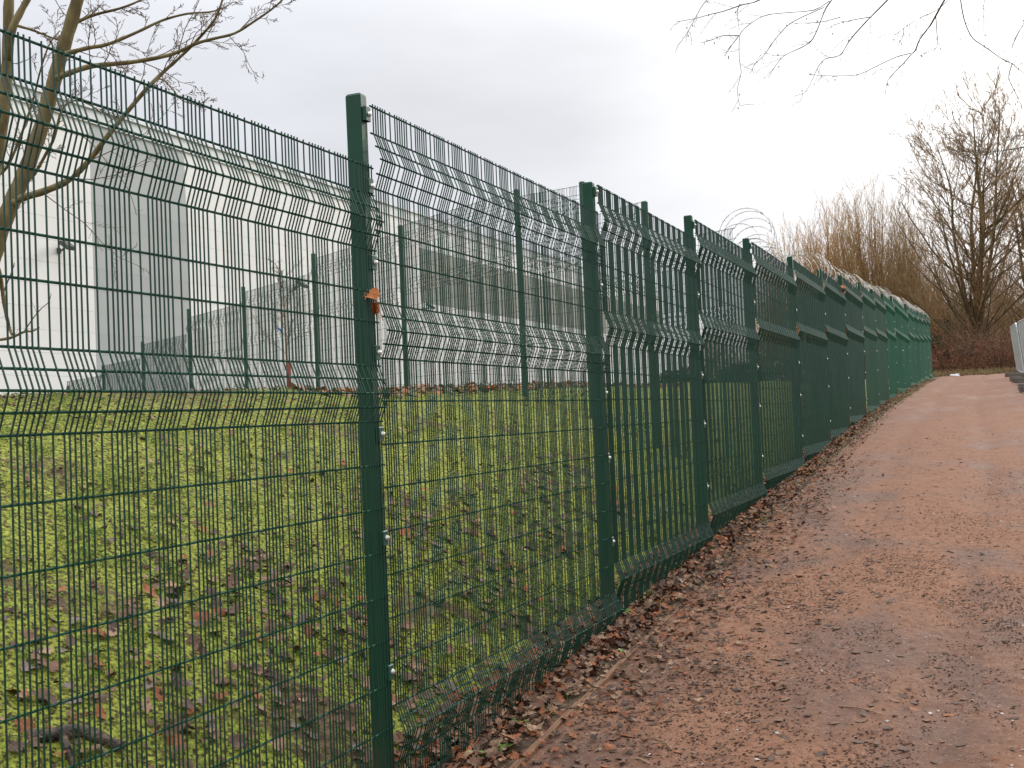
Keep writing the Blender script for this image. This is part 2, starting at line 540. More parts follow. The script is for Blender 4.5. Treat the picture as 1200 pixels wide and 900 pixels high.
def bank_material():
    m, nt, b = material('mossy_bank', 0.85, 0.2)
    N, L = nt.nodes.new, nt.links.new
    tc = N('ShaderNodeTexCoord')

    def noise(s, d):
        n = N('ShaderNodeTexNoise')
        n.inputs['Scale'].default_value = s
        n.inputs['Detail'].default_value = d
        n.inputs['Roughness'].default_value = 0.65
        L(tc.outputs['Object'], n.inputs[0])
        return n.outputs['Fac']

    def ramp(f, stops):
        r = N('ShaderNodeValToRGB')
        r.color_ramp.elements.remove(r.color_ramp.elements[1])
        for i, (p, c) in enumerate(stops):
            e = r.color_ramp.elements[0] if i == 0 else r.color_ramp.elements.new(p)
            e.position = p
            e.color = (*c, 1)
        L(f, r.inputs[0])
        return r.outputs[0]
    moss = ramp(noise(55, 10), [(0.37, (0.03, 0.022, 0.013)), (0.45, (0.075, 0.065, 0.02)), (0.50, (0.18, 0.21, 0.026)), (0.60, (0.28, 0.31, 0.042)), (0.70, (0.42, 0.42, 0.12))])
    soil = ramp(noise(24, 8), [(0.3, (0.035, 0.025, 0.015)), (0.5, (0.085, 0.055, 0.033)), (0.62, (0.13, 0.085, 0.052)), (0.75, (0.20, 0.14, 0.09))])
    at0 = N('ShaderNodeAttribute')
    at0.attribute_name = 'bare'
    at = N('ShaderNodeMapRange')
    ad = N('ShaderNodeMath')
    ad.operation = 'MULTIPLY_ADD'
    L(noise(20, 10), ad.inputs[0])
    ad.inputs[1].default_value = 1.6
    L(at0.outputs['Fac'], ad.inputs[2])
    L(ad.outputs[0], at.inputs[0])
    at.inputs[1].default_value, at.inputs[2].default_value = 1.0, 1.45
    x = N('ShaderNodeMix')
    x.data_type = 'RGBA'
    L(at.outputs[0], x.inputs[0])
    L(moss, x.inputs[6])
    L(soil, x.inputs[7])
    L(x.outputs[2], b.inputs['Base Color'])
    bp = N('ShaderNodeBump')
    bp.inputs['Strength'].default_value = 0.8
    bp.inputs['Distance'].default_value = 0.02
    L(noise(40, 8), bp.inputs['Height'])
    L(bp.outputs[0], b.inputs['Normal'])
    return m


M_PATH = path_material()
M_BANK = bank_material()
M_GROUND = noise_mat('rough_ground', [(0.3, (0.06, 0.065, 0.025)), (0.55, (0.10, 0.085, 0.045)), (0.75, (0.12, 0.12, 0.045))], 0.4, 0.9, 0.2, detail=8, bump=0.5, bscale=6, dist=0.05)

# ------------------------------------------------------------------ terrain
XF = -1.935                      # plane of the front fence's mesh
_gy = np.array([-60, -8, -5, 0, 2.3, 4, 5.8, 8, 10.5, 13, 16.5, 21, 27, 35, 46, 52, 60, 500.])
_gz = np.array([-2.4, -2.1, -1.92, -1.6, -1.41, -1.28, -1.14, -0.99, -0.81, -0.65, -0.42, -0.15, 0.15, 0.50, 0.89, 0.98, 1.0, 1.0])
_yy = np.linspace(-60, 500, 11201)
_zz = np.interp(_yy, _gy, _gz)
_k = np.hanning(61)
_zz = np.convolve(np.pad(_zz, 30, mode='edge'), _k / _k.sum(), 'valid')


def grade(y):
    return np.interp(y, _yy, _zz)


def H(x, y):
    x, y = np.asarray(x, float), np.asarray(y, float)
    g = grade(y)
    s = np.clip(XF - 0.1 - x, 0, None)
    zc = np.maximum(0.24 + 0.017 * (y - 4.7), g - 0.05)
    u = np.clip(s / 3.3, 0, 1)
    up = g + (zc - g) * (1 - (1 - u) ** 1.35)
    far = np.clip((s - 4.5) / 9.0, 0, 1)
    far = far * far * (3 - 2 * far)
    z = up * (1 - far) + far * (-0.75)
    z = z + (fbm(x, y, 1.3, 3) - 0.5) * 0.10 * np.clip(s / 0.8, 0, 1)
    r = np.clip((x - 0.9) / 3.0, 0, 1)
    return z - 0.15 * r


def surf(x, y, fine):
    """terrain with the small relief of the path and verge"""
    z = H(x, y)
    if fine:
        z = z + (fbm(x, y, 0.55, 3) - 0.5) * 0.030 + (fbm(x, y, 0.10, 4, 0.65) - 0.5) * 0.024 * np.clip(1.3 - (y - 6) / 9, 0.1, 1)
        z = z - 0.026 * np.exp(-((x + 0.15 + 0.10 * np.sin(y * 0.35)) / 0.13) ** 2) * (0.5 + vnoise(x, y, 1.5)) - 0.018 * np.exp(-((x + 1.0 + 0.06 * np.sin(y * .5)) / 0.16) ** 2)
    return z


def grid(name, xs, ys, zf, mat, attr=None):
    X, Y = np.meshgrid(xs, ys)
    Z = zf(X, Y)
    nx, ny = len(xs), len(ys)
    i = (np.arange(ny - 1)[:, None] * nx + np.arange(nx - 1)[None, :])
    q = np.stack([i, i + 1, i + nx + 1, i + nx], -1).reshape(-1, 4)
    mb = MB().add(np.stack([X, Y, Z], -1).reshape(-1, 3), q)
    o = mb.build(name, mat, smooth=True)
    if attr is not None:
        a = o.data.attributes.new('bare', 'FLOAT', 'POINT')
        a.data.foreach_set('value', np.clip(attr(X, Y), 0, 1).ravel().astype(np.float32))
    return o


def bare(x, y):
    """1 where soil shows: along the fence, in worn patches"""
    s = XF - x
    edge = np.clip(1.1 - np.abs(s + 0.15) / 0.45, 0, 1)
    n = fbm(x, y, 0.42, 5, 0.7)
    patch = np.clip((n - 0.60) * 6, 0, .6) * np.clip(1.15 - s / 7.0, 0.25, 0.95)
    tree = np.clip(1.2 - np.hypot(x + 6.5, y - 6.5) / 1.8, 0, 0.5)
    return np.maximum(np.maximum(edge, patch), tree)


bigx = np.concatenate([-np.geomspace(40, 1500, 12)[::-1], np.linspace(-36, 12, 61), np.geomspace(16, 1500, 12)])
bigy = np.concatenate([-np.geomspace(12, 1500, 10)[::-1], np.linspace(-8, 70, 90), np.geomspace(78, 2500, 14)])
tag(grid('ground', bigx, bigy, lambda x, y: np.where((x > -14) & (x < 5) & (y < 56) & (y > -9), H(x, y) - 0.16, H(x, y) - 0.02), M_GROUND), kind='structure')
by = np.concatenate([np.linspace(-6, 2, 30)[:-1], np.linspace(2, 14, 260)[:-1], np.linspace(14, 54, 150)])
bx = np.concatenate([np.linspace(-14, -6.5, 40)[:-1], np.linspace(-6.5, -1.64, 120)])
tag(grid('grass_bank', bx, by, lambda x, y: surf(x, y, False) + (fbm(x, y, 0.12, 3) - 0.5) * 0.035, M_BANK, bare), kind='structure')
py_ = np.concatenate([np.linspace(-6, 3, 40)[:-1], np.linspace(3, 9, 400)[:-1], np.linspace(9, 20, 330)[:-1], np.linspace(20, 50, 150)])
tag(grid('path', np.linspace(-1.655, 0.62, 165), py_, lambda x, y: surf(x, y, True) + 0.006, M_PATH), kind='structure')
vy = np.concatenate([np.linspace(-6, 30, 70)[:-1], np.linspace(30, 55, 60)])
tag(grid('path_verge', np.linspace(0.60, 5.2, 30), vy, lambda x, y: surf(x, y, False) + (fbm(x, y, 0.5, 3) - 0.5) * 0.05 + 0.012, M_SOIL), kind='structure')

# ------------------------------------------------------------------ front fence
POST_Y = [1.09, 3.50, 6.02, 8.315, 10.53, 12.96, 15.40, 17.78, 20.35, 22.75, 25.25, 27.75, 30.1, 32.7, 35.4, 37.85, 40.45, 43.1, 45.8]
#  tops of the level panels, stepping up the slope; panel k hangs between post k and post k+1
TOPS = [0.888, 1.108, 1.262, 1.400, 1.515, 1.625, 1.745, 1.895, 2.03, 2.125, 2.25, 2.41, 2.42, 2.60, 2.68, 2.79, 2.915, 3.04]
ROWS = [0, .095, .143, .190, .239, .288, .433, .536, .687, .735, .783, .830, .878, 1.027, 1.176, 1.325, 1.475, 1.624, 1.773, 1.922, 2.070, 2.118, 2.166, 2.215, 2.263, 2.36]
VDEP = 0.034


def fold(z):
    for a, m, b in ((.095, .190, .288), (.687, .783, .878), (2.07, 2.166, 2.263)):
        if a <= z <= b:
            return VDEP * ((z - a) / (m - a) if z < m else (b - z) / (b - m))
    return 0.0


def v_wire(y=0.0, x=0.0):
    zs = [-0.008, .095, .190, .288, .687, .783, .878, 2.07, 2.166, 2.263, 2.385]
    return [[x + fold(z), y, -z] for z in zs]


PITCH = 0.0172
offs = []
y = 0.012
k = 0
while y < 2.425:
    offs.append(y)
    y += PITCH * (2 if k % 7 in (5, 6) else 1)
    k += 1
v_one = MB().tube(v_wire(), 0.0025, 5).mesh('vertical_wire', M_GREEN2)
h_one = MB().tube([[0, 0, 0], [0, 1.22, 0], [0, 2.44, 0]], 0.0034, 6).mesh('horizontal_wire', M_GREENH)
vj = MB()
for y in offs:
    vj.tube(v_wire(y), 0.0026, 5)
v_join = vj.mesh('vertical_wires', M_GREEN2)
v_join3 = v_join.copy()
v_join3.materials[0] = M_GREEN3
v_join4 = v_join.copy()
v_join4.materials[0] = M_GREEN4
hj = MB()
for z in ROWS:
    hj.tube([[fold(z) - 0.0042, 0, -z], [fold(z) - 0.0042, 2.44, -z]], 0.0026, 4)
h_join = hj.mesh('horizontal_wires', M_GREENH)

fence = empty('mesh_fence', (XF, 1.09, H(XF, 1.09)))
tag(fence, 'tall green welded mesh fence with stepped panels climbing beside the red path', 'fence')
FB = np.array(fence.location)


def rel(p, base):
    return Vector(np.array(p) - base)


def clip_mesh():
    m = MB()
    m.bevel_box((0, 0, 0), (0.016, 0.036, 0.050), 0.003, 0)
    th = np.linspace(0, 2 * math.pi, 9)[:-1]
    v = [[0.008, 0.008 * math.cos(a) * 1.3 + 0.006, 0.008 * math.sin(a) * 1.3] for a in th] + [[0.015, 0.007 * math.cos(a) + 0.006, 0.007 * math.sin(a)] for a in th] + [[0.017, 0.006, 0]]
    q = [[i, (i + 1) % 8, 8 + (i + 1) % 8, 8 + i] for i in range(8)]
    m.add(v, q, [[8 + i, 8 + (i + 1) % 8, 16] for i in range(8)], 1)
    return m.mesh('panel_clip', [M_GREEN, M_STEEL])


CLIP = clip_mesh()
for k, py in enumerate(POST_Y):
    top = TOPS[min(k, len(TOPS) - 1)] + (0.034 if k != 2 else 0.016)
    gz = float(H(XF, py)) - 0.35
    m = MB().bevel_box((0, 0, (top - gz) / 2), (0.060, 0.046, top - gz), 0.004)
    m.box((0, 0, top - gz + 0.0012), (0.050, 0.036, 0.003))
    p = m.build('post', M_POST, fence)
    p.location = rel((XF - 0.036, py - 0.024, gz), FB)
    lean = {1: 0.006, 2: -0.004, 3: -0.003}.get(k, random.uniform(-0.004, 0.004))
    p.rotation_euler = (random.uniform(-.003, .003) + lean * 0.5, random.uniform(-.003, .003), 0)
    if k < len(TOPS):
        for dz in ((.035, .285, .55, .86, 1.14, 1.495, 1.95) if k < 5 else (.28, .56, 1.14, 1.5, 1.95)):
            c = link(bpy.data.objects.new('panel_clip', CLIP), p)
            c.location = (0.038, 0.002, TOPS[k] - dz - gz)
for k, tz in enumerate(TOPS):
    length = POST_Y[k + 1] - POST_Y[k]
    base = np.array([XF + 0.003, POST_Y[k] - 0.004, tz])
    pan = empty('mesh_panel', rel(base, FB), fence)
    pan.rotation_euler = (random.uniform(-.0015, .0015), random.uniform(-.004, .004), 0)
    sy = length / 2.434
    pan.scale = (1, sy, 1)
    if k in (0, 1):
        for y in offs:
            w_ = link(bpy.data.objects.new('vertical_wire', v_one), pan)
            w_.location = (random.uniform(-.0006, .0006), y + random.uniform(-.0006, .0006), 0)
    else:
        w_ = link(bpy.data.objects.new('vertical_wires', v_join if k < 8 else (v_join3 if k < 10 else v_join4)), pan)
        w_['kind'] = 'stuff'
    if k <= 8:
        for z in ROWS:
            w_ = link(bpy.data.objects.new('horizontal_wire', h_one), pan)
            w_.location = (fold(z) - 0.0042, 0, -z)
    else:
        w_ = link(bpy.data.objects.new('horizontal_wires', h_join), pan)
        w_['kind'] = 'stuff'

# ------------------------------------------------------------------ rear fence
# pixel of each post top and distance, walked from where it meets the front fence
RP = []
RP.append((np.array([-2.02, 10.42, 0]), 1.72))
for (bx_, by_, tx, ty) in [(768, 528, 755, 236), (690, 484, 682, 213)]:
    Z = 2.45 * FPX / (by_ - ty)
    p = P(tx, ty, Z)
    RP.append((p, p[2]))
for i, (x_, y_) in enumerate([(605, 222), (469, 264), (367, 297), (285, 336), (221, 362), (167, 400), (121, 428), (80, 452)]):
    p = P(x_, y_, 12.7 + i * 12.7 / 6.4)
    RP.append((p, p[2]))
rear = empty('mesh_fence', (RP[0][0][0], RP[0][0][1], H(RP[0][0][0], RP[0][0][1])))
tag(rear, 'green mesh fence crossing the grass bank in front of the white warehouse', 'fence')
RB = np.array(rear.location)
PT = [None, 1.64, 2.07, 2.43, 2.50, 2.42, 2.22, 2.05, 1.76, 1.5, 1.3]
for k, (p, tz) in enumerate(RP):
    gz = float(H(p[0], p[1])) - 0.3
    tz = tz if k else 1.70
    hgt = max(tz - gz, 0.8)
    if k == 0:
        continue
    m = MB()
    ring = [(0.034 * math.cos(a), 0.034 * math.sin(a)) for a in np.linspace(0, 2 * math.pi, 13)[:-1]]
    m.tube([[0, 0, 0], [0, 0, hgt - 0.012]], 0.034, 12)
    m.tube([[0, 0, hgt - 0.012], [0, 0, hgt]], [0.036, 0.028], 12)
    q_ = m.build('post', M_POST2, rear, smooth=False)
    q_.location = rel((p[0], p[1], gz), RB)
    a, b = RP[k - 1][0].copy(), p.copy()
    L_ = float(np.hypot(*(b - a)[:2]))
    d = (b - a)[:2] / L_
    n = np.array([d[1], -d[0]])
    if n[1] > 0:
        n = -n
    top = PT[k]
    pn = empty('mesh_panel', rel((a[0], a[1], top), RB), rear)
    rb, hb = MB(), MB()
    yy_ = 0.05
    kk = 0
    while yy_ < L_ - 0.03:
        pts = [[a[0] * 0 + d[0] * yy_ + n[0] * (0.04 + fo), d[1] * yy_ + n[1] * (0.04 + fo), z] for (_, _, z), fo in [((0, 0, q[2]), fold(-q[2])) for q in v_wire()]]
        rb.tube(pts, 0.0024, 3, cap=False)
        yy_ += PITCH * (2 if kk % 7 in (5, 6) else 1)
        kk += 1
    for z in ROWS:
        o_ = 0.045 + fold(z)
        hb.tube([[n[0] * o_, n[1] * o_, -z], [d[0] * L_ + n[0] * o_, d[1] * L_ + n[1] * o_, -z]], 0.0026, 4)
    w_ = rb.build('vertical_wires', M_GREEN2, pn)
    w_['kind'] = 'stuff'
    w_ = hb.build('horizontal_wires', M_GREEN2, pn)
    w_['kind'] = 'stuff'

# ------------------------------------------------------------------ razor wire
def coil(y0, y1, rfun, zfun, xfun, pitch, barbs_mb, wire_mb):
    n = int((y1 - y0) / pitch * 30)
    t = np.linspace(0, 1, n)
    yy = y0 + (y1 - y0) * t
    th = 2 * math.pi * (yy - y0) / pitch
    r = np.array([rfun(v) for v in yy])
    top = np.interp(yy, POST_Y[:-1], TOPS)
    # loops lean over one another rather than standing square
    pts = np.stack([np.array([xfun(v) for v in yy]) + r * np.cos(th), yy + r * 0.12 * np.sin(th * 1.0 + 0.4), top + np.array([zfun(v) for v in yy]) + r * np.sin(th)], -1)
    wire_mb.tube(pts, 0.0027, 3, cap=False)
    # barbs every ~5 cm: small flat double blades along the wire
    seg = np.linalg.norm(np.diff(pts, axis=0), axis=1)
    cum = np.concatenate([[0], np.cumsum(seg)])
    s = np.arange(0.02, cum[-1], 0.052)
    c = np.stack([np.interp(s, cum, pts[:, i]) for i in range(3)], -1)
    c2 = np.stack([np.interp(s + 0.004, cum, pts[:, i]) for i in range(3)], -1)
    d = c2 - c
    d /= np.linalg.norm(d, axis=1, keepdims=True) + 1e-9
    up = np.cross(d, np.random.default_rng(3).normal(size=d.shape))
    up /= np.linalg.norm(up, axis=1, keepdims=True) + 1e-9
    v = np.stack([c - d * 0.014 + up * 0.008, c + up * 0.002, c + d * 0.014 + up * 0.008, c + d * 0.014 - up * 0.008, c - up * 0.002, c - d * 0.014 - up * 0.008], 1).reshape(-1, 3)
    i = np.arange(len(c))[:, None] * 6
    q = np.concatenate([i + np.array([[0, 1, 4, 5]]), i + np.array([[1, 2, 3, 4]])])
    barbs_mb.add(v, q)


rz_root = empty('razor_wire', (-2.2, 10.2, 1.5))
tag(rz_root, 'tangled silver razor wire coil running along the back of the fence top', 'razor wire')
wm, bm_ = MB(), MB()


def rz(v):   # height of the coil's centre above the panel tops
    return float(np.interp(v, [9.9, 10.4, 11.6, 12.2, 13, 15.2, 15.8, 17.3, 18.3, 20, 22, 24, 30, 46], [0.0, 0.02, -0.06, -0.10, -0.10, -0.06, 0.02, 0.06, -0.04, -0.08, 0.0, -0.06, -0.02, -0.02]))


def rr_(v):
    return 0.265 + 0.03 * math.sin(v * 2.1) + 0.02 * math.sin(v * 5.3)


coil(10.9, 11.9, lambda v: .26 - .03 * (v - 10.9), lambda v: .12 - .28 * max(0, v - 11.2), lambda v: -2.10 + 0.03 * math.sin(v * 3), 0.2, bm_, wm)
coil(11.9, 46.2, rr_, rz, lambda v: -2.25 + 0.04 * math.sin(v * 1.7), 0.42, bm_, wm)
coil(11.0, 46.0, lambda v: 0.21 + 0.05 * math.sin(v * 1.3), lambda v: rz(v) + 0.04, lambda v: -2.2, 0.75, bm_, wm)
wm.v = [v - np.array(rz_root.location) for v in wm.v]
bm_.v = [v - np.array(rz_root.location) for v in bm_.v]
wm.build('coil', M_RAZOR, rz_root)
bm_.build('blades', M_RAZOR, rz_root)['kind'] = 'stuff'

# ------------------------------------------------------------------ warehouse
XB = -30.0
WB = np.array([XB, 20.0, -1.0])
ware = empty('warehouse', WB)
tag(ware, 'long white clad warehouse with a grey vertical band behind the grass bank', 'warehouse')
YA, YB_ = 8.0, 112.0
m = MB().box((-9.0, (YA + YB_) / 2 - 20, 6.3), (17.9, YB_ - YA - 0.1, 12.7))
m.build('wall', M_WALLB, ware)
cols = [YA, 13, 18, 23, 28, 33.0, 38.4, 44, 50, 56, 59.3] + list(np.arange(64.3, 112, 5.3)) + [112.0]
zrow = list(np.arange(-1.0, 11.3, 0.795))
pm = {}
for c in range(len(cols) - 1):
    y0, y1 = cols[c], cols[c + 1]
    for r in range(len(zrow)):
        z0 = zrow[r]
        z1 = zrow[r + 1] if r + 1 < len(zrow) else 11.55
        zc = (z0 + z1) / 2
        mat = M_WHITE
        if abs(y0 - 33.0) < 0.01:
            mat = M_GREYC
        if y0 > 59 and 7.15 < zc < 10.5:
            mat = M_LOUVRE
        wseam = 0.008 if y1 < 60 else 0.03
        key = (round(y1 - y0, 3), round(z1 - z0, 3), mat.name)
        if key not in pm:
            pm[key] = MB().bevel_box((0, 0, 0), (0.06, y1 - y0 - 0.006, z1 - z0 - wseam), 0.004).mesh('cladding_panel', mat)
        o = link(bpy.data.objects.new('cladding_panel', pm[key]), ware)
        o.location = (-0.03, (y0 + y1) / 2 - 20, zc + 1.0)
m = MB().box((-0.10, (YA + YB_) / 2 - 20, 12.78), (0.34, YB_ - YA, 0.50))
m.build('parapet', M_PARAPET, ware)
m = MB().box((-0.02, (YA + YB_) / 2 - 20, 13.06), (0.36, YB_ - YA + 0.02, 0.05))
m.build('parapet_cap', M_PARAPET, ware)
m = MB()
for y in np.arange(YA + 1, YB_, 3.0):
    m.tube([[-1.6, y - 20, 12.6], [-1.6, y - 20, 13.85]], 0.025, 4)
m.tube([[-1.6, YA + 1 - 20, 13.85], [-1.6, YB_ - 1 - 20, 13.85]], 0.02, 4)
m.build('roof_rail', M_GALV, ware)
for yy_, zz_, big in [(31.3, 6.62, 1), (46.2, 6.63, 1), (59.7, 6.60, 1)]:
    fb = MB()
    rot = np.array([[0.82, 0, 0.57], [0, 1, 0], [-0.57, 0, 0.82]])
    fb.box((0.42, 0, 0.14), (0.50, 0.46, 0.13), rot=rot, taper=0.8)
    fl = fb.build('floodlight', M_LAMPB, ware)
    fl.location = (0.0, yy_ - 20, zz_ + 1.0)
    g_ = MB().box((0.385, 0, 0.075), (0.40, 0.38, 0.02), rot=rot).build('lens', M_GLASS, fl)
    b_ = MB().tube([[0.0, 0, -0.02], [0.14, 0, -0.02], [0.3, 0, 0.08]], 0.035, 6).box((0.02, 0, -0.02), (0.05, 0.16, 0.2)).build('bracket', M_LAMPB, fl)
MB().box((0.06, 0, 0), (0.16, 0.75, 0.3)).box((0.15, 0, 0.12), (0.05, 0.8, 0.05)).build('wall_vent', M_PARAPET, ware).location = (0, 28.7 - 20, 0.86 + 1.0)


# ------------------------------------------------------------------ trees
def smooth_line(pts, n=4):
    """Catmull-Rom through the points"""
    p = np.asarray(pts, float)
    p = np.vstack([2 * p[0] - p[1], p, 2 * p[-1] - p[-2]])
    out = []
    for i in range(1, len(p) - 2):
        for t in np.arange(n) / n:
            a, b, c, d = p[i - 1], p[i], p[i + 1], p[i + 2]
            out.append(0.5 * ((2 * b) + (-a + c) * t + (2 * a - 5 * b + 4 * c - d) * t * t + (-a + 3 * b - 3 * c + d) * t ** 3))
    out.append(p[-2])
    return np.array(out)


def twig(rng, p0, d, length, r0, nseg=5, curl=0.25, up=0.0):
    pts = [np.array(p0, float)]
    d = d / np.linalg.norm(d)
    for i in range(nseg):
        d = d + rng.normal(0, curl, 3) + np.array([0, 0, up])
        d /= np.linalg.norm(d)
        pts.append(pts[-1] + d * length / nseg)
    return np.array(pts), np.linspace(r0, r0 * 0.35, nseg + 1)


def sticks(mb, a, b, ra, rb):
    """many straight three sided twigs at once"""
    d = b - a
    d = d / (np.linalg.norm(d, axis=1, keepdims=True) + 1e-9)
    s = np.cross(d, np.array([[0.31, 0.83, 0.46]]))
    s /= np.linalg.norm(s, axis=1, keepdims=True) + 1e-9
    t = np.cross(d, s)
    v = []
    for p, r in ((a, ra), (b, rb)):
        for k in range(3):
            c, q = math.cos(k * 2.0944), math.sin(k * 2.0944)
            v.append(p + (s * c + t * q) * r)
    v = np.stack(v, 1).reshape(-1, 3)
    i = np.arange(len(a))[:, None] * 6
    mb.add(v, np.concatenate([i + np.array([[0, 1, 4, 3]]), i + np.array([[1, 2, 5, 4]]), i + np.array([[2, 0, 3, 5]])]))


def ramify(rng, mb, line, rad, levels, n_per, len_fac, spread, mb_fine=None, curl=0.25, up=0.0, sides=3, start=0.25, rmin=0.0012, rfac=0.6, last=4):
    """side branches along a polyline, again along those, and so on"""
    if levels == 0:
        return
    L = np.sum(np.linalg.norm(np.diff(line, axis=0), axis=1))
    n = max(1, int(n_per * rng.uniform(0.75, 1.25)))
    if levels == 1 and last <= 2:
        t = start + (1 - start) * (np.arange(n) + rng.random(n)) / n
        f = np.minimum(t, .999) * (len(line) - 1)
        i = f.astype(int)
        p = line[i] + (line[i + 1] - line[i]) * (f - i)[:, None]
        d = line[i + 1] - line[i]
        d /= np.linalg.norm(d, axis=1, keepdims=True) + 1e-9
        q = rng.normal(size=(n, 3))
        q -= d * np.sum(q * d, 1, keepdims=True)
        q /= np.linalg.norm(q, axis=1, keepdims=True) + 1e-9
        a = (spread * rng.uniform(.6, 1.3, n))[:, None]
        nd = d * np.cos(a) + q * np.sin(a) + np.array([0, 0, up])
        ln = (L * len_fac * rng.uniform(.5, 1.2, n) * (1.15 - .55 * t))[:, None]
        m = p + nd * ln * .5
        e = m + (nd + rng.normal(0, curl, (n, 3)) + np.array([0, 0, up])) * ln * .5
        if last == 2:
            sticks(mb_fine or mb, p, m, rmin, rmin * .8)
            sticks(mb_fine or mb, m, e, rmin * .8, rmin * .55)
        else:
            sticks(mb_fine or mb, p, e, rmin, rmin * .6)
        return
    for j in range(n):
        t = start + (1 - start) * (j + rng.uniform(0, 1)) / n
        f = min(t, 0.999) * (len(line) - 1)
        i = int(f)
        p = line[i] + (line[i + 1] - line[i]) * (f - i)
        d = line[i + 1] - line[i]
        d = d / (np.linalg.norm(d) + 1e-9)
        s = rng.normal(size=3)
        s -= d * s.dot(d)
        s /= np.linalg.norm(s) + 1e-9
        a = spread * rng.uniform(0.6, 1.3)
        nd = d * math.cos(a) + s * math.sin(a) + np.array([0, 0, up])
        ln = L * len_fac * rng.uniform(0.5, 1.2) * (1.15 - 0.55 * t)
        r = max(rmin, float(np.interp(f, np.arange(len(rad)), rad)) * rfac)
        pts, rr = twig(rng, p, nd, ln, r, 5 if levels > 1 else last, curl, up * 0.5)
        rr = np.maximum(rr, rmin * 0.6)
        (mb_fine or mb).tube(pts, rr, sides, cap=False)
        ramify(rng, mb, pts, rr, levels - 1, n_per * 0.75, len_fac, spread, mb_fine, curl, up, 3, 0.2, rmin, rfac, last)


def root_at(name, loc, label, cat, group=None):
    o = empty(name, loc)
    return tag(o, label, cat, group)


def finish(mb, name, mat, root, smooth=True):
    base = np.array(root.location)
    mb.v = [v - base for v in mb.v]
    return mb.build(name, mat, root, smooth)


# --- bare tree behind the fence on the left
ZT = 8.6
rng = np.random.default_rng(5)
limbs = [
    ([(-70, 640), (-58, 520), (-38, 400), (-14, 318), (1, 268), (15, 235), (31, 198), (47, 153), (60, 108), (72, 64), (83, 28), (96, -20), (108, -70), (116, -130)], 13, 7.0, ZT),
    ([(-52, 480), (-34, 360), (-14, 240), (0, 160), (6, 110), (9, 60), (10, 10), (13, -45), (10, -110)], 10, 5, ZT + .35),
    ([(9, 70), (14, 36), (24, 14), (37, -10), (54, -50)], 6, 3.5, ZT + .3),
    ([(14, 240), (26, 232), (52, 224), (82, 210), (106, 186), (128, 157), (150, 130), (172, 104), (192, 84), (212, 66), (232, 46), (252, 22), (262, -4)], 5.6, 1.3, ZT - .35),
    ([(66, 92), (80, 86), (105, 78), (132, 75), (160, 72), (200, 64), (230, 51), (252, 45), (275, 39), (298, 25), (322, 8), (338, -8)], 4.2, 1.0, ZT - .6),
    ([(72, 64), (84, 61), (104, 56), (126, 52), (160, 38), (190, 24), (220, 16), (246, 14), (266, 8)], 3.6, 0.9, ZT - .2),
    ([(84, 30), (92, 25), (112, 17), (140, 10), (163, 1), (190, -14)], 3.0, 1.0, ZT + .2),
    ([(22, 220), (40, 204), (54, 180), (64, 160), (72, 130), (86, 118), (104, 122), (118, 132)], 2.8, 0.8, ZT + .35),
    ([(-10, 210), (8, 196), (24, 160), (38, 120), (48, 80), (58, 52), (70, 36)], 2.4, 0.8, ZT + .5),
    ([(-20, 300), (-4, 312), (2, 336), (6, 362), (11, 384), (14, 392)], 4.2, 2.0, ZT - .3),
    ([(-40, 400), (-10, 399), (12, 396), (28, 389), (38, 388), (46, 384)], 2.6, 1.1, ZT - .25),
    ([(28, 389), (38, 374), (48, 362), (57, 354), (60, 344)], 1.0, 0.4, ZT - .25),
    ([(3, 345), (9, 330), (14, 318), (17, 308)], 1.2, 0.6, ZT - .3),
    ([(50, 150), (80, 152), (104, 165), (122, 186), (138, 204), (152, 226), (160, 252)], 1.0, 0.4, ZT - .5),
    ([(20, 30), (40, 36), (60, 44), (72, 48)], 2.0, 1.0, ZT),
    ([(150, 130), (160, 118), (185, 92), (205, 108), (214, 118), (232, 122), (246, 114)], 1.5, 0.5, ZT - .4),
]
trunk_p = P(-70, 640, ZT)
troot = root_at('bare_tree', (trunk_p[0], trunk_p[1], float(H(trunk_p[0], trunk_p[1]))), 'bare leafless tree with leaning trunk behind the fence on the left', 'tree')
tm, tl, tf = MB(), MB(), MB()
for i, (pp, r0, r1, z) in enumerate(limbs):
    n = len(pp)
    dz = np.cumsum(rng.normal(0, 0.06, n)) if i > 1 else np.zeros(n)
    line = np.array([P(a, b, z + e) for (a, b), e in zip(pp, dz)])
    line = smooth_line(line, 4)
    k_ = z / FPX
    rad = np.interp(np.linspace(0, 1, len(line)), [0, 0.5, 1], [r0 * k_, (r0 * .42 + r1 * .58) * k_, r1 * k_])
    rad = rad * (.86 if i > 1 else .95) * (1 + 0.06 * np.sin(np.arange(len(line)) * 1.9))
    if i == 0:
        line = np.vstack([line[:1] + np.array([[0.02, 0, -1.2]]), line])
        rad = np.concatenate([[r0 * k_ * 1.2], rad])
    (tm if i < 2 else tl).tube(line, rad, 8 if i < 3 else 6)
    if i in (9, 12, 13):
        ramify(rng, tf, line, rad * 0 + 0.003, 1, 4, 0.22, 0.9, curl=0.3, rmin=0.0018)
        continue
    if i == 10 or i == 11:
        ramify(rng, tf, line, rad * 0 + 0.003, 1, 3, 0.3, 0.9, curl=0.3, rmin=0.0015)
        continue
    rd = np.minimum(rad * 0.6, 0.008)
    ramify(rng, tf, line, rd, 3, 13 if i > 2 else 6, 0.29 if i > 2 else 0.12, 0.75, curl=0.20, up=0.03, rmin=0.0021, start=0.15, last=2)
finish(tm, 'trunk', M_BARK, troot)
finish(tl, 'limbs', M_BARK, troot)
finish(tf, 'twigs', M_TWIG, troot)['kind'] = 'stuff'

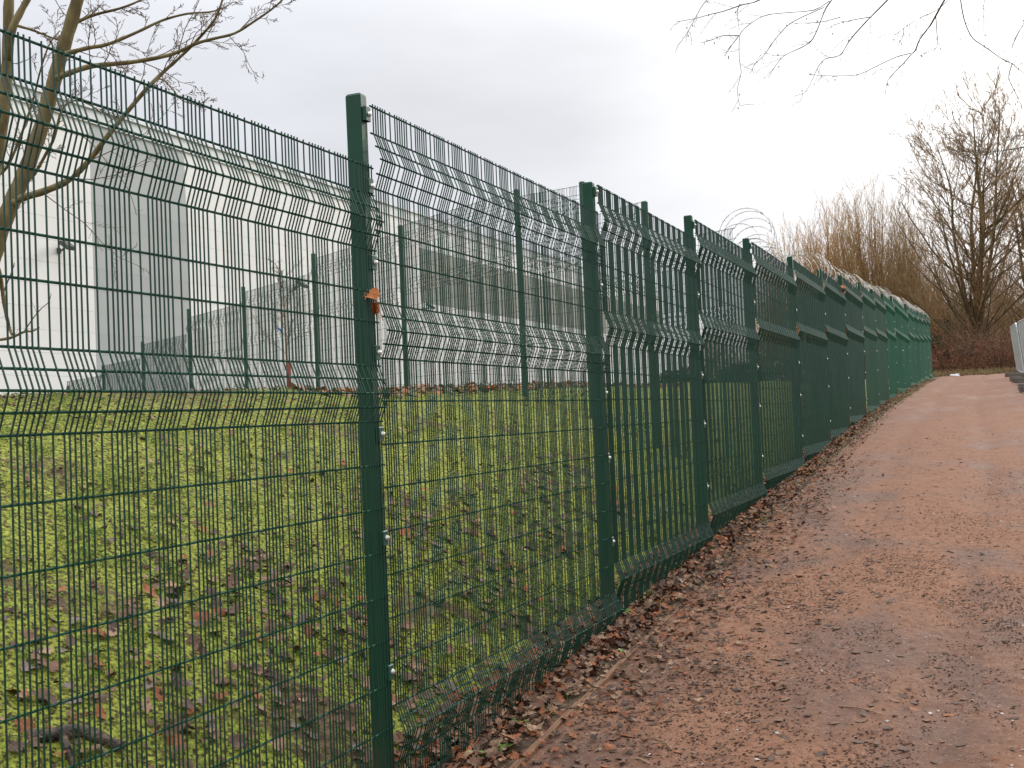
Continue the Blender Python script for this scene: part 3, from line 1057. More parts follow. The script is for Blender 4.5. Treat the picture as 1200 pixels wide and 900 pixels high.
# --- branches hanging into the top right from a tree beside the path
ZO = 5.6
rng = np.random.default_rng(9)
hang = [
    [(1150, -60), (1124, -26), (1110, -5), (1097, 18), (1090, 30), (1077, 45), (1072, 58), (1068, 63), (1058, 75), (1048, 85), (1040, 95), (1038, 112)],
    [(1068, 63), (1050, 66), (1030, 76), (1008, 86), (985, 89), (960, 89), (950, 86)],
    [(1090, -60), (1062, -24), (1040, 0), (1020, 20), (1005, 38), (995, 50), (985, 65), (968, 68), (958, 80), (945, 106), (930, 112)],
    [(1010, -60), (990, -20), (972, 2), (966, 14), (955, 40), (945, 52), (920, 65), (910, 75), (900, 92)],
    [(972, 2), (955, 12), (925, 14), (900, 18), (885, 24), (870, 35), (866, 45), (866, 70), (869, 85), (865, 105), (866, 122), (872, 124)],
    [(966, 8), (930, 25), (915, 38), (905, 50), (895, 65), (885, 75), (878, 87)],
    [(940, -60), (910, -18), (890, 0), (868, 5), (850, 12), (830, 18), (815, 22), (792, 26)],
    [(850, -50), (838, -20), (830, -3), (822, 10), (812, 28), (802, 42), (794, 54)],
    [(868, 5), (864, 15), (866, 35)],
    [(1110, -50), (1122, -20), (1127, 9), (1132, 28), (1140, 44), (1155, 55), (1175, 70), (1187, 75), (1200, 85), (1230, 100)],
    [(1250, -60), (1215, 0), (1200, 25), (1188, 50), (1180, 70)],
    [(1160, -40), (1153, 8), (1153, 52)],
    [(1097, 18), (1098, 40), (1098, 55), (1080, 63)],
    [(1140, -40), (1105, 5), (1080, 20), (1060, 32), (1045, 45)],
    [(1320, 140), (1260, 158), (1200, 172), (1165, 178), (1135, 178), (1115, 177)],
    [(1260, 158), (1225, 150), (1200, 157), (1180, 161)],
    [(866, 42), (846, 42), (836, 46), (822, 51)],
    [(866, 42), (858, 52), (852, 60), (848, 66)],
    [(985, 20), (960, 27), (925, 28)], [(1020, 20), (990, 25), (968, 33)],
    [(1187, 75), (1182, 90), (1190, 108), (1198, 125)],
    [(1060, 32), (1058, 42), (1052, 54)],
]
oroot = root_at('overhanging_tree', (3.6, 7.2, float(H(3.6, 7.2)) - 0.05), 'bare tree on the right whose thin dark twigs hang into the top right sky', 'tree')
om, ol, of = MB(), MB(), MB()
top_l = [np.array([3.6, 7.2, -1.5]), np.array([3.55, 7.1, 0.5]), np.array([3.4, 6.9, 2.2]), P(1420, -260, ZO), P(1300, -240, ZO), P(1150, -170, ZO), P(1000, -120, ZO), P(880, -90, ZO), P(800, -80, ZO)]
line = smooth_line(top_l, 5)
om.tube(line[:13], np.linspace(.13, .075, 13), 9)
ol.tube(line[12:], np.linspace(.075, .010, len(line) - 12), 7)
for i, pp in enumerate(hang):
    z0 = ZO + 0.0
    n = len(pp)
    dz = np.cumsum(rng.normal(0, 0.03, n))
    L_ = smooth_line(np.array([P(a + rng.uniform(-1, 1), b + rng.uniform(-1, 1), z0 + e) for (a, b), e in zip(pp, dz)]), 3)
    fat = {0: 2.1, 2: 1.6, 3: 1.6, 6: 1.5, 9: 1.3, 14: 1.3}.get(i, 0.9)
    k_ = ZO / FPX
    rad = np.linspace(fat * .66 * k_, 0.26 * k_, len(L_))
    if pp[0][1] < -30:
        j = np.argmin(np.linalg.norm(line - L_[0], axis=1))
        L_ = np.vstack([line[j], L_])
        rad = np.concatenate([[rad[0] * 1.2], rad])
    of.tube(L_, rad, 4)
    ramify(rng, of, L_, rad * 0 + 0.0022, 2, 7, 0.17, 0.75, curl=0.25, up=-0.03, rmin=0.0010, start=0.3)
    # small buds and dried seed heads at the tips
    for j in rng.integers(len(L_) // 2, len(L_), 2):
        c = L_[j] + rng.normal(0, 0.012, 3)
        of.tube([c, c + np.array([0, 0, -0.009])], [0.003, 0.002], 5)
finish(om, 'trunk', M_BARK, oroot)
finish(ol, 'limb', M_TWIGD, oroot)
finish(of, 'twigs', M_TWIGD, oroot)['kind'] = 'stuff'


# --- bare trees closing the end of the path
BROOM = {}


def far_tree(px, base_py, top_py, Z, half, seed, label, mat_t, mat_f, style, stems, group=None):
    rng = np.random.default_rng(seed)
    b = P(px, base_py, Z)
    gz = float(H(b[0], b[1])) - 0.15
    hgt = P(px, top_py, Z)[2] - gz
    w = half * Z / FPX
    root = root_at('bare_tree', (b[0], b[1], gz), label, 'tree', group or ('orange and brown bushy trees' if style == 'broom' else 'bare trees'))
    t, f = MB(), MB()
    base = np.array([b[0], b[1], gz])
    if style == 'broom' and mat_f.name in BROOM:
        src, w0, h0, k0 = BROOM[mat_f.name]
        for ch in src:
            copy_obj(ch, root)
        root.scale = (w / w0, w / w0, hgt / h0)
        root.rotation_euler = (0, 0, 1.9 + 2.3 * k0)
        BROOM[mat_f.name][3] += 1
        return root
    if style == 'broom':
        for s in range(int(stems * 3.4)):
            a = rng.uniform(0, 2 * math.pi)
            rr = math.sqrt(rng.uniform(0, 1)) * w
            e = base + np.array([rr * math.cos(a), rr * math.sin(a) * 0.8, hgt * (0.96 - 0.46 * (rr / w) ** 2.2) * (1 - 0.42 * rng.uniform(0, 1) ** 2)])
            s0 = base + np.array([rr * .35 * math.cos(a) + rng.uniform(-.4, .4), rr * .3 * math.sin(a) + rng.uniform(-.4, .4), 0])
            mid = s0 + (e - s0) * 0.5 + np.array([(e - s0)[0] * -0.10, (e - s0)[1] * -0.10, 0]) + rng.normal(0, .15, 3) * [1, 1, 0]
            ln = smooth_line([s0, mid, mid + (e - mid) * .5 + rng.normal(0, .10, 3), e], 3)
            r0 = rng.uniform(0.015, 0.03) if s % 12 else .055
            rad = np.linspace(r0, 0.008, len(ln))
            t.tube(ln, rad, 3, cap=False)
            ramify(rng, f, ln, np.minimum(rad, .014), 2, 9, 0.21, 0.5, curl=0.12, up=0.10, rmin=0.0085, start=0.3, rfac=0.7, last=1)
    else:
        nleads = stems
        for s in range(nleads):
            a = rng.uniform(0, 2 * math.pi) if s else 0
            rr = (0.42 * w * rng.uniform(0.5, 1)) if s else 0.08 * w
            e = base + np.array([rr * math.cos(a), rr * math.sin(a), hgt * (0.97 if s == 0 else rng.uniform(0.80, 0.96))])
            m1 = base + np.array([0.10 * rr * math.cos(a), 0.1 * rr * math.sin(a), hgt * rng.uniform(0.16, 0.24)])
            m2 = base + np.array([0.62 * rr * math.cos(a), 0.62 * rr * math.sin(a), hgt * 0.52]) + rng.normal(0, .2, 3)
            ln = smooth_line([base, m1, m2, (m2 + e) / 2 + rng.normal(0, .15, 3), e], 5)
            r0 = (0.22 if s == 0 else 0.13) * hgt / 13
            rad = np.interp(np.linspace(0, 1, len(ln)), [0, .25, 1], [r0, r0 * .75, .018])
            t.tube(ln, rad, 7)
            # long limbs sweeping out and up
            for j in range(30):
                tt = rng.uniform(0.10, 0.95)
                f_ = tt * (len(ln) - 1)
                i = int(f_)
                p = ln[i] + (ln[i + 1] - ln[i]) * (f_ - i)
                aa = rng.uniform(0, 2 * math.pi)
                out = np.array([math.cos(aa), math.sin(aa), rng.uniform(0.35, 0.9)])
                ll = w * rng.uniform(0.6, 1.25) * (1.2 - 0.75 * tt)
                pts, r_ = twig(rng, p, out, ll * 1.2, float(np.interp(f_, np.arange(len(rad)), rad)) * 0.42, 6, 0.10, 0.10)
                r_ = np.maximum(r_, .012)
                t.tube(pts, r_, 4)
                ramify(rng, f, pts, np.minimum(r_ * .7, .03), 3, 7.5, 0.40, 0.62, curl=0.14, up=0.12, rmin=0.0105, start=0.12, rfac=0.6, last=1)
    a_ = finish(t, 'trunk', mat_t, root)
    b_ = finish(f, 'twigs', mat_f, root)
    b_['kind'] = 'stuff'
    if style == 'broom':
        BROOM[mat_f.name] = [[a_, b_], w, hgt, 0]
    return root


far_tree(1146, 418, 122, 60, 112, 21, 'tall spreading bare tree with dark trunk beyond the end of the path', M_FARBARK, M_FARTWIG, 'tree', 5)
far_tree(1215, 420, 170, 66, 60, 22, 'bare brown tree at the right edge behind the grey barriers', M_FARBARK, M_FARTWIG, 'tree', 4)
far_tree(942, 440, 258, 70, 62, 31, 'orange brown bushy tree leftmost above the razor wire', M_FARTWIG, M_ORANGE, 'broom', 58)
far_tree(982, 440, 230, 72, 66, 32, 'orange brown bushy tree second from the left above the fence', M_FARTWIG, M_ORANGE, 'broom', 58)
far_tree(1026, 440, 208, 68, 66, 33, 'tallest of the olive brown bushy trees above the fence end', M_FARTWIG, M_OLIVETW, 'broom', 58)
far_tree(1068, 440, 232, 66, 52, 34, 'slim olive brown bushy tree beside the tall dark tree', M_FARTWIG, M_OLIVETW, 'broom', 22)
far_tree(1105, 440, 270, 76, 48, 35, 'brown thicket tree filling the gap behind the tall dark tree', M_FARTWIG, M_FARTWIG, 'broom', 34)
far_tree(1172, 440, 285, 78, 48, 36, 'brown thicket tree behind the tall dark tree on its right', M_FARTWIG, M_FARTWIG, 'broom', 34)
far_tree(1128, 440, 318, 70, 46, 39, 'low brown thicket tree just left of the tall dark trunk', M_FARTWIG, M_FARTWIG, 'broom', 30)
far_tree(1196, 440, 300, 72, 50, 40, 'low brown thicket tree rightmost behind the barriers', M_FARTWIG, M_FARTWIG, 'broom', 30)
far_tree(1160, 440, 352, 63, 44, 43, 'waist of brown scrub in front of the tall dark trunk', M_FARTWIG, M_FARTWIG, 'broom', 30)
far_tree(1090, 440, 330, 71, 34, 44, 'low olive brown bush behind the last fence panels', M_FARTWIG, M_OLIVETW, 'broom', 22)
far_tree(840, 450, 372, 62, 50, 37, 'low brown shrub seen through the mesh right of the warehouse', M_FARTWIG, M_FARTWIG, 'broom', 22)
far_tree(905, 450, 322, 66, 40, 38, 'low orange shrub seen just above the fence below the razor wire', M_FARTWIG, M_ORANGE, 'broom', 22)

# --- undergrowth at the end of the path
rng = np.random.default_rng(41)
br, lf, dg, iv = MB(), MB(), MB(), MB()
for i in range(2600):
    px = rng.uniform(1080, 1240)
    Z = rng.uniform(50.5, 58)
    b = P(px, 442, Z)
    b[2] = H(b[0], b[1]) - 0.02
    hh = rng.uniform(0.7, 2.6) * (0.75 + 0.5 * vnoise(b[0] * 3, b[1], 2.0))
    d = np.array([rng.normal(0, .6), rng.normal(0, .6), 1.0])
    pts, rr = twig(rng, b, d, hh * 1.15, 0.011, 6, 0.22, -0.05)
    pts[:, 2] = np.maximum(pts[:, 2], b[2])
    br.tube(pts, np.maximum(rr, 0.007), 3, cap=False)
n = 15000
px = rng.uniform(1080, 1240, n)
Zs = rng.uniform(50.3, 56, n)
c = np.array([P(a, 442, z) for a, z in zip(px, Zs)])
c[:, 2] = H(c[:, 0], c[:, 1]) + np.abs(rng.normal(0, 0.75, n)) * (0.6 + 0.8 * vnoise(c[:, 0], c[:, 1], 1.2))
red = vnoise(c[:, 0] + 5, c[:, 2] * 2, 1.0) > 0.45
a1, a2 = rng.normal(size=(n, 3)), rng.normal(size=(n, 3))
a1 /= np.linalg.norm(a1, axis=1, keepdims=True)
a2 /= np.linalg.norm(a2, axis=1, keepdims=True)
s = rng.uniform(0.025, 0.06, (n, 1))
vq = np.stack([c - a1 * s, c + a2 * s * .7, c + a1 * s, c - a2 * s * .7], 1)
for mask, m_ in ((red, 0), (~red, 1)):
    v = vq[mask].reshape(-1, 3)
    lf.add(v, np.arange(len(v)).reshape(-1, 4), mat=m_)
for i in range(5200):
    px = rng.uniform(1076, 1215)
    Z = rng.uniform(46.6, 52)
    b = P(px, 442, Z)
    if b[0] > -1.6 and b[0] < 0.5 and b[1] < 48:
        continue
    b[2] = H(b[0], b[1]) - 0.01
    pts, rr = twig(rng, b, np.array([rng.normal(0, .5), rng.normal(0, .5), 1.0]), rng.uniform(.08, .4), 0.012, 3, 0.2, -0.1)
    dg.tube(pts, rr, 3, cap=False)
br.build('bramble_thicket', M_BRAMBLE)['kind'] = 'stuff'
lf.build('thicket_leaves', [M_LEAF['rust'], M_LEAF['brown']])['kind'] = 'stuff'
dg.build('dry_grass', M_DRYGRASS)['kind'] = 'stuff'


def leafy_shrub(px, py0, py1, Z, half, seed, label):
    rng = np.random.default_rng(seed)
    b = P(px, py0, Z)
    gz = float(H(b[0], b[1])) - .05
    top = P(px, py1, Z)[2]
    w = half * Z / FPX
    root = root_at('evergreen_shrub', (b[0], b[1], gz), label, 'shrub')
    st, lv = MB(), MB()
    for i in range(26):
        d = np.array([rng.normal(0, .35), rng.normal(0, .35), 1])
        pts, rr = twig(rng, (b[0], b[1], gz), d, (top - gz) * rng.uniform(.6, 1), .03, 6, .15, .05)
        st.tube(pts, rr, 4)
    n = 5200
    u = rng.normal(size=(n, 3))
    u /= np.linalg.norm(u, axis=1, keepdims=True)
    r = rng.uniform(.35, 1, (n, 1)) ** .6
    lump = 0.72 + 0.5 * vnoise(u[:, 0] * 3 + seed, u[:, 2] * 3 + u[:, 1] * 2, 1.0)[:, None]
    c = np.array([b[0], b[1], (gz + top) / 2]) + u * r * lump * np.array([w, w, (top - gz) * .52])
    c[:, 2] = np.maximum(c[:, 2], gz + .05)
    a1, a2 = rng.normal(size=(n, 3)), rng.normal(size=(n, 3))
    s = rng.uniform(.02, .045, (n, 1))
    v = np.stack([c - a1 * s, c + a2 * s * .6, c + a1 * s, c - a2 * s * .6], 1).reshape(-1, 3)
    lv.add(v, np.arange(len(v)).reshape(-1, 4))
    finish(st, 'stems', M_FARTWIG, root)
    finish(lv, 'leaves', M_EVERGREEN, root, False)['kind'] = 'stuff'


leafy_shrub(1100, 440, 392, 53.5, 15, 51, 'dark green shrub against the far end of the fence')
leafy_shrub(1128, 438, 345, 64, 26, 52, 'dark ivy covered shrub at the foot of the tall bare tree')
leafy_shrub(800, 470, 432, 40, 40, 53, 'low dark shrub behind the mesh right of the warehouse')
leafy_shrub(875, 470, 425, 42, 40, 54, 'dark shrub behind the dense mesh below the razor wire')

# --- staked sapling on the bank
rng = np.random.default_rng(61)
sb = P(338, 454, 14.0)
sgz = float(H(sb[0], sb[1]))
sroot = root_at('sapling', (sb[0], sb[1], sgz), 'thin staked sapling with a blue tag on the bank crest', 'sapling')
st, sf = MB(), MB()
ln = smooth_line([np.array([sb[0], sb[1], sgz - .1]), P(336, 420, 14.0), P(334, 380, 14.02), P(332, 345, 13.98), P(330, 318, 14.0)], 4)
rad = np.linspace(.016, .006, len(ln))
st.tube(ln, rad, 6)
ramify(rng, sf, ln, rad * .5, 2, 22, 0.30, 0.75, curl=.12, up=.06, rmin=.0028, start=.25)
finish(st, 'trunk', M_TWIG, sroot)
finish(sf, 'twigs', M_TWIG, sroot)['kind'] = 'stuff'
g_ = MB().tube([np.array([sb[0], sb[1], sgz - .1]), P(338.5, 424, 14.0)], .03, 6)
finish(g_, 'tree_guard', M_REDTUBE, sroot)
c = P(328, 386, 13.95)
finish(MB().box(c, (.07, .008, .022), rot=[[.8, 0, .6], [0, 1, 0], [-.6, 0, .8]]).box(c + np.array([.03, 0, -.04]), (.028, .009, .032)), 'tag', M_BLUE, sroot)

# ------------------------------------------------------------------ path furniture
edg = empty('timber_edging', (-1.665, 3.0, float(H(-1.66, 3.0))))
tag(edg, 'worn timber edging board half buried along the left of the path', 'edging')
EB = np.array(edg.location)
ey = [-1.2, 1.2, 3.55, 4.62, 6.3, 9.2, 12.3, 15.4, 18.5, 21.6, 24.7, 27.8, 31, 34.2, 37.5]
for i in range(len(ey) - 1):
    y0, y1 = ey[i] + 0.012, ey[i + 1] - 0.012
    n = 9
    ys = np.linspace(y0, y1, n)
    sink = 0.0 if y1 < 5 else (0.008 if y1 < 6.5 else (0.032 if y1 < 9.5 else 0.012))
    zt = np.array([float(surf(np.array(-1.64), np.array(v), True)) for v in np.linspace(y0, y1, 3)])
    zt = np.interp(ys, np.linspace(y0, y1, 3), zt) + 0.026 - sink
    if i == 4:
        zt = zt - np.linspace(0, 0.03, n)
    xo = -1.66 + random.uniform(-.008, .008) + (0.02 if 9 < y1 < 15 else 0) + 0.0045 * max(0, y0 - 12)
    w = 0.013 if i < 4 else 0.008
    v = []
    for yv, z in zip(ys, zt):
        for dx, dz in ((-w, -.13), (w, -.13), (w, -.003), (w - .003, 0), (-w + .003, 0), (-w, -.003)):
            v.append([xo + dx - EB[0], yv - EB[1], z + dz - EB[2]])
    q = []
    for a in range(n - 1):
        for b in range(6):
            q.append([a * 6 + b, a * 6 + (b + 1) % 6, a * 6 + 6 + (b + 1) % 6, a * 6 + 6 + b])
    q += [[0, 5, 4, 3], [0, 3, 2, 1]]
    e = (n - 1) * 6
    q += [[e, e + 3, e + 4, e + 5], [e, e + 1, e + 2, e + 3]]
    MB().add(v, q).build('board', M_TIMBER, edg)

# grey steel barriers along the right side, far up the path
BAR_L = ['nearest grey steel mesh barrier at the right edge of the path', 'middle grey steel mesh barrier on the right of the path',
         'farthest grey steel mesh barrier where the path tops the rise']


def barrier(p0, p1, label):
    p0, p1 = np.array(p0, float), np.array(p1, float)
    z0 = float(H(p0[0], p0[1])) + .02
    root = empty('steel_barrier', (p0[0], p0[1], z0))
    tag(root, label, 'barrier', 'grey barriers beside the path')
    d = p1 - p0
    L = np.linalg.norm(d)
    d /= L
    dz = float(H(p1[0], p1[1])) + .02 - z0
    lean = 0.10

    def W(s, h):
        return [d[0] * s - lean * h * d[1] * -1 * -1, d[1] * s + lean * h * d[0] * 0, dz * s / L + h + .1]
    fr = MB()
    hh = 1.42
    r = 0.1
    loop = [W(0, 0), W(0, hh - r), W(r * .3, hh - r * .3), W(r, hh), W(L - r, hh), W(L - r * .3, hh - r * .3), W(L, hh - r), W(L, 0)]
    fr.tube(loop, .021, 6)
    fr.tube([W(0, .08), W(L, .08)], .018, 6)
    fr.build('frame', M_GALV, root)
    ms = MB()
    for s in np.arange(.05, L, .045):
        ms.tube([W(s, .08), W(s, hh)], .003, 3, cap=False)
    for h in np.arange(.2, hh, .16):
        ms.tube([W(0, h), W(L, h)], .003, 3, cap=False)
    ms.build('wire_infill', M_GALV, root)['kind'] = 'stuff'
    for s in (0.0, L):
        f_ = MB().bevel_box((0, 0, 0), (.62, .24, .11), .02).bevel_box((0, 0, .10), (.16, .14, .1), .015)
        o = f_.build('foot', M_BLOCK, root)
        o.location = (d[0] * s - .06, d[1] * s, dz * s / L + .05)
    return root


bp_ = [(1.02, 20.2), (0.93, 23.4), (0.86, 26.8), (0.86, 30.2), (0.80, 33.6), (0.80, 37.2)]
barrier((0.98, 22.6), (0.93, 26.0), BAR_L[0])
barrier((0.95, 27.4), (0.90, 32.0), BAR_L[1])
barrier((0.88, 33.4), (0.84, 39.0), BAR_L[2])

c = P(1119, 443.5, 44)
lt = MB().box((0, 0, 0), (.34, .2, .05), rot=[[.96, .2, .1], [-.2, .97, 0], [-.1, 0, .99]], taper=.7).box((.1, .02, .03), (.14, .1, .04)).build('plastic_litter', M_LITTER)
lt.location = (c[0], c[1], float(H(c[0], c[1])) + .05)
tag(lt, 'flat white piece of litter lying at the far end of the path', 'litter')

# ------------------------------------------------------------------ dead leaves
def leaf_mesh(seed, kind):
    """lobed dead leaf: midrib, lobes either side, curled and buckled"""
    r = np.random.default_rng(seed)
    nl = 5
    half = []
    for i in range(nl * 2 + 1):
        t = i / (nl * 2)
        env = math.sin(math.pi * min(1, t * 0.93 + 0.05)) ** 0.75
        lob = 1.0 if i % 2 else 0.52
        half.append((t, 0.40 * env * lob * r.uniform(.8, 1.15)))
    half[0] = (0.0, 0.02)
    half[-1] = (1.0, 0.01)
    cx, cy, tw = r.uniform(-1.6, 1.6), r.uniform(-1.2, 1.6), r.uniform(-.6, .6)
    v, t3 = [], []

    def bend(x, y):
        z = cy * 0.5 * (y - .5) ** 2 + cx * 0.9 * x * x + tw * x * (y - .5) + .05 * math.sin(9 * y + seed) * abs(x) * 4
        return [x, y - .5, z]
    n = len(half)
    for t, w in half:
        v.append(bend(0, t))
    for t, w in half:
        v.append(bend(-w, min(1, t + .07 * (w > .2))))
    for t, w in half:
        v.append(bend(w, min(1, t + .07 * (w > .2))))
    for i in range(n - 1):
        t3 += [[i, i + 1, n + i], [n + i, i + 1, n + i + 1], [i, 2 * n + i, i + 1], [2 * n + i, 2 * n + i + 1, i + 1]]
    v = np.array(v)
    v[:, 2] -= v[:, 2].min()
    # stalk
    m = MB()
    m.add(v, None, t3)
    m.tube([[0, -.5, v[0, 2]], [0.02, -.62, v[0, 2] + .01], [.06, -.78, v[0, 2] + .03]], .012, 3, cap=False)
    return m


KINDS = list(LEAF_COL)
leaf_geo = [leaf_mesh(100 + i, 0) for i in range(7)]
leaf_me = {}


def get_leaf(i, k):
    if (i, k) not in leaf_me:
        leaf_me[(i, k)] = leaf_geo[i].mesh('dead_leaf', M_LEAF[k], smooth=False)
    return leaf_me[(i, k)]


leaf_np = []
for g in leaf_geo:
    leaf_np.append((np.vstack(g.v), np.vstack(g.t)))


def normal_at(x, y):
    e = .06
    nx = -(H(x + e, y) - H(x - e, y)) / (2 * e)
    ny = -(H(x, y + e) - H(x, y - e)) / (2 * e)
    n = np.array([nx, ny, 1.0])
    return n / np.linalg.norm(n)


def seen(x, y, z=None, m=12):
    p = np.array([x, y, H(x, y) if z is None else z])
    f = p.dot(CAM_F)
    if f < .5:
        return None
    px, py = 600 + FPX * p.dot(CAM_R) / f, 450 - FPX * p.dot(CAM_U) / f
    if -m < px < 1200 + m and -m < py < 900 + m:
        return px, py, f
    return None


rng = np.random.default_rng(77)
leaves = []    # x, y, size, kind, zone
w_litter = ['rust', 'tan', 'dark', 'rust', 'brown', 'brown', 'dark', 'brown', 'brown', 'tan', 'rust']
n = 0
while n < 10500:            # drift along the foot of the fence
    y = 2.6 + rng.gamma(1.6, 5.0)
    if y > 34:
        continue
    near = math.exp(-y / 22)
    x = -2.18 + abs(rng.normal(0, 0.36 * (0.65 + .5 * near))) + rng.uniform(0, .12)
    if x > -0.55 or (y > 13 and x > -1.5):
        continue
    leaves.append((x, y, rng.uniform(.026, .07) * (1.1 if x < -1.75 else .75), w_litter[rng.integers(len(w_litter))], 'litter'))
    n += 1
n = 0
while n < 1000:             # thin scatter over the path
    y = 3.0 + rng.gamma(1.4, 4.0)
    x = rng.uniform(-1.6, .6)
    if y > 20 or rng.random() > math.exp(-(x + 1.65) / 0.75) + .10:
        continue
    leaves.append((x, y, rng.uniform(.02, .055), ['dark', 'dark', 'brown', 'dark', 'brown', 'rust'][rng.integers(6)], 'path'))
    n += 1
n = 0
while n < 2600:            # leaves lodged in the bank
    y = 1.6 + rng.gamma(1.7, 3.2)
    s = rng.uniform(0, 5.5)
    x = -2.0 - s
    if y > 19:
        continue
    d = vnoise(x, y, 0.7)
    keep = (1.0 if s < 1.4 else .26) * (0.16 + 1.2 * (d > .52))
    if rng.random() > keep:
        continue
    leaves.append((x, y, rng.uniform(.022, .07) * (1.25 if s < 1.3 else .9), ['rust', 'tan', 'dark', 'dark', 'brown', 'dark', 'grey', 'brown'][rng.integers(8)], 'bank'))
    n += 1
n = 0
while n < 1300:            # a line of leaves blown along the crest
    y = rng.uniform(8, 20)
    x = XF - 3.0 - abs(rng.normal(0, .5))
    leaves.append((x, y, rng.uniform(.06, .12), ['rust', 'tan', 'brown', 'orange', 'tan'][rng.integers(5)], 'crest'))
    n += 1

LX = np.array([l[0] for l in leaves])
LY = np.array([l[1] for l in leaves])
LS = np.array([l[2] for l in leaves])
LP = np.stack([LX, LY, H(LX, LY)], -1)
LF = LP @ CAM_F
LU, LV = 600 + FPX * (LP @ CAM_R) / LF, 450 - FPX * (LP @ CAM_U) / LF
LSC = np.where((LF > .5) & (LU > -6) & (LU < 1206) & (LV > 0) & (LV < 906), LS * FPX / np.maximum(LF, .5), -1)
e_ = .06
LN = np.stack([-(H(LX + e_, LY) - H(LX - e_, LY)) / (2 * e_), -(H(LX, LY + e_) - H(LX, LY - e_)) / (2 * e_), np.ones(len(LX))], -1)
FINE = np.array([l[4] == 'path' or l[0] > -1.655 for l in leaves])
LZ = np.where(FINE, surf(LX, LY, True) + .008, surf(LX, LY, False) + .006)
single = set()
cnt = {'litter': 0, 'path': 0, 'bank': 0, 'crest': 0}
for i in np.argsort(-LSC):
    zn = leaves[i][4]
    if LSC[i] > 0 and cnt[zn] < {'litter': 160, 'path': 50, 'bank': 80, 'crest': 0}[zn]:
        single.add(int(i))
        cnt[zn] += 1
COLWORD = {'rust': 'rust brown', 'tan': 'pale tan', 'dark': 'dark rotted', 'brown': 'mid brown', 'grey': 'greyish', 'orange': 'orange'}


LTH = rng.uniform(0, 6.28, len(leaves))


def leaf_label(i):
    d_ = np.array([math.cos(LTH[i]), math.sin(LTH[i]), 0])
    p_ = 'pointing ' + ['right', 'uphill', 'left', 'downhill'][int(((math.atan2(d_ @ CAM_F, d_ @ CAM_R) + math.pi / 4) % (2 * math.pi)) // (math.pi / 2))]
    return leaf_words(i) + ', ' + p_


def leaf_words(i):
    x, y, sz, k, zn = leaves[i]
    u, v = LU[i], LV[i]
    big = 'big' if sz > .072 else ('small' if sz < .045 else 'medium')
    curl = 'curled' if LT[i] > .42 else ('tilted' if LT[i] > .22 else 'flat')
    if zn == 'bank':
        col_ = ['by the left edge', 'left of first panel middle', 'left of first post', 'right of first post', 'along second panel'][int(np.digitize(u, [110, 260, 430, 560]))]
        row_ = ['high on bank', 'halfway down bank', 'low on bank', 'at bank bottom'][int(np.digitize(v, [560, 690, 800]))]
        return '%s %s %s leaf %s %s' % (big, curl, COLWORD[k], row_, col_)
    where = ['at picture bottom', 'by exposed edging board', 'short of second post', 'near second post', 'below third panel', 'past third post'][int(np.digitize(-v, [-860, -810, -760, -715, -650]))]
    if zn == 'path':
        side = ['near edging', 'in middle', 'on right'][int(np.digitize(u, [760, 960]))]
        return '%s %s %s leaf on red path %s %s' % (big, curl, COLWORD[k], side, where)
    side = 'behind fence foot' if x < XF else ('against fence foot' if x < -1.8 else ('beside edging' if x < -1.5 else 'on path edge'))
    return '%s %s %s leaf %s %s' % (big, curl, COLWORD[k], side, where)


LTILT = rng.normal(0, 1, (len(leaves), 2)) * np.array([[.34 if l[4] != 'path' else .1] for l in leaves]) * np.array([[1.5 if l[4] == 'litter' and l[0] < -1.75 else 1.0] for l in leaves])
LT = np.hypot(LTILT[:, 0], LTILT[:, 1])
lit = {z: MB() for z in ('litter', 'path', 'bank', 'crest')}
for i, (x, y, s, k, zn) in enumerate(leaves):
    tilt = LTILT[i]
    n0 = LN[i] + np.array([tilt[0], tilt[1], 0])
    n0 /= np.linalg.norm(n0)
    th = LTH[i]
    t0 = np.array([math.cos(th), math.sin(th), 0])
    t0 -= n0 * n0.dot(t0)
    t0 /= np.linalg.norm(t0)
    rot = np.stack([np.cross(t0, n0), t0, n0], 1)
    z = LZ[i] + (rng.uniform(0, .028) if zn == 'litter' else (0 if zn == 'path' else rng.uniform(0, .02))) - (0 if zn == 'path' else .12 * s)
    gi = int(rng.integers(7))
    flat = 0.28 if zn == 'path' else 1.0
    wid = s * rng.uniform(.75, 1.25)
    if i in single:
        o = link(bpy.data.objects.new('fallen_leaf', get_leaf(gi, k)))
        o.matrix_world = Matrix.Translation((x, y, z)) @ Matrix(rot.tolist()).to_4x4() @ Matrix.Diagonal((wid, s, s * flat, 1))
        tag(o, leaf_label(i), 'leaf', {'litter': 'fallen leaves drifted against the fence', 'path': 'fallen leaves scattered on the path', 'bank': 'fallen leaves on the grass bank'}[zn])
    else:
        v, t = leaf_np[gi]
        lit[zn].add((v * np.array([wid, s, s * flat])) @ rot.T + np.array([x, y, z]), None, t, KINDS.index(k))
ML = [M_LEAF[k] for k in KINDS]
lit['litter'].build('leaf_litter', ML)['kind'] = 'stuff'
lit['path'].build('path_leaves', ML)['kind'] = 'stuff'
lit['bank'].build('bank_leaves', ML)['kind'] = 'stuff'
lit['crest'].build('crest_leaves', ML)['kind'] = 'stuff'

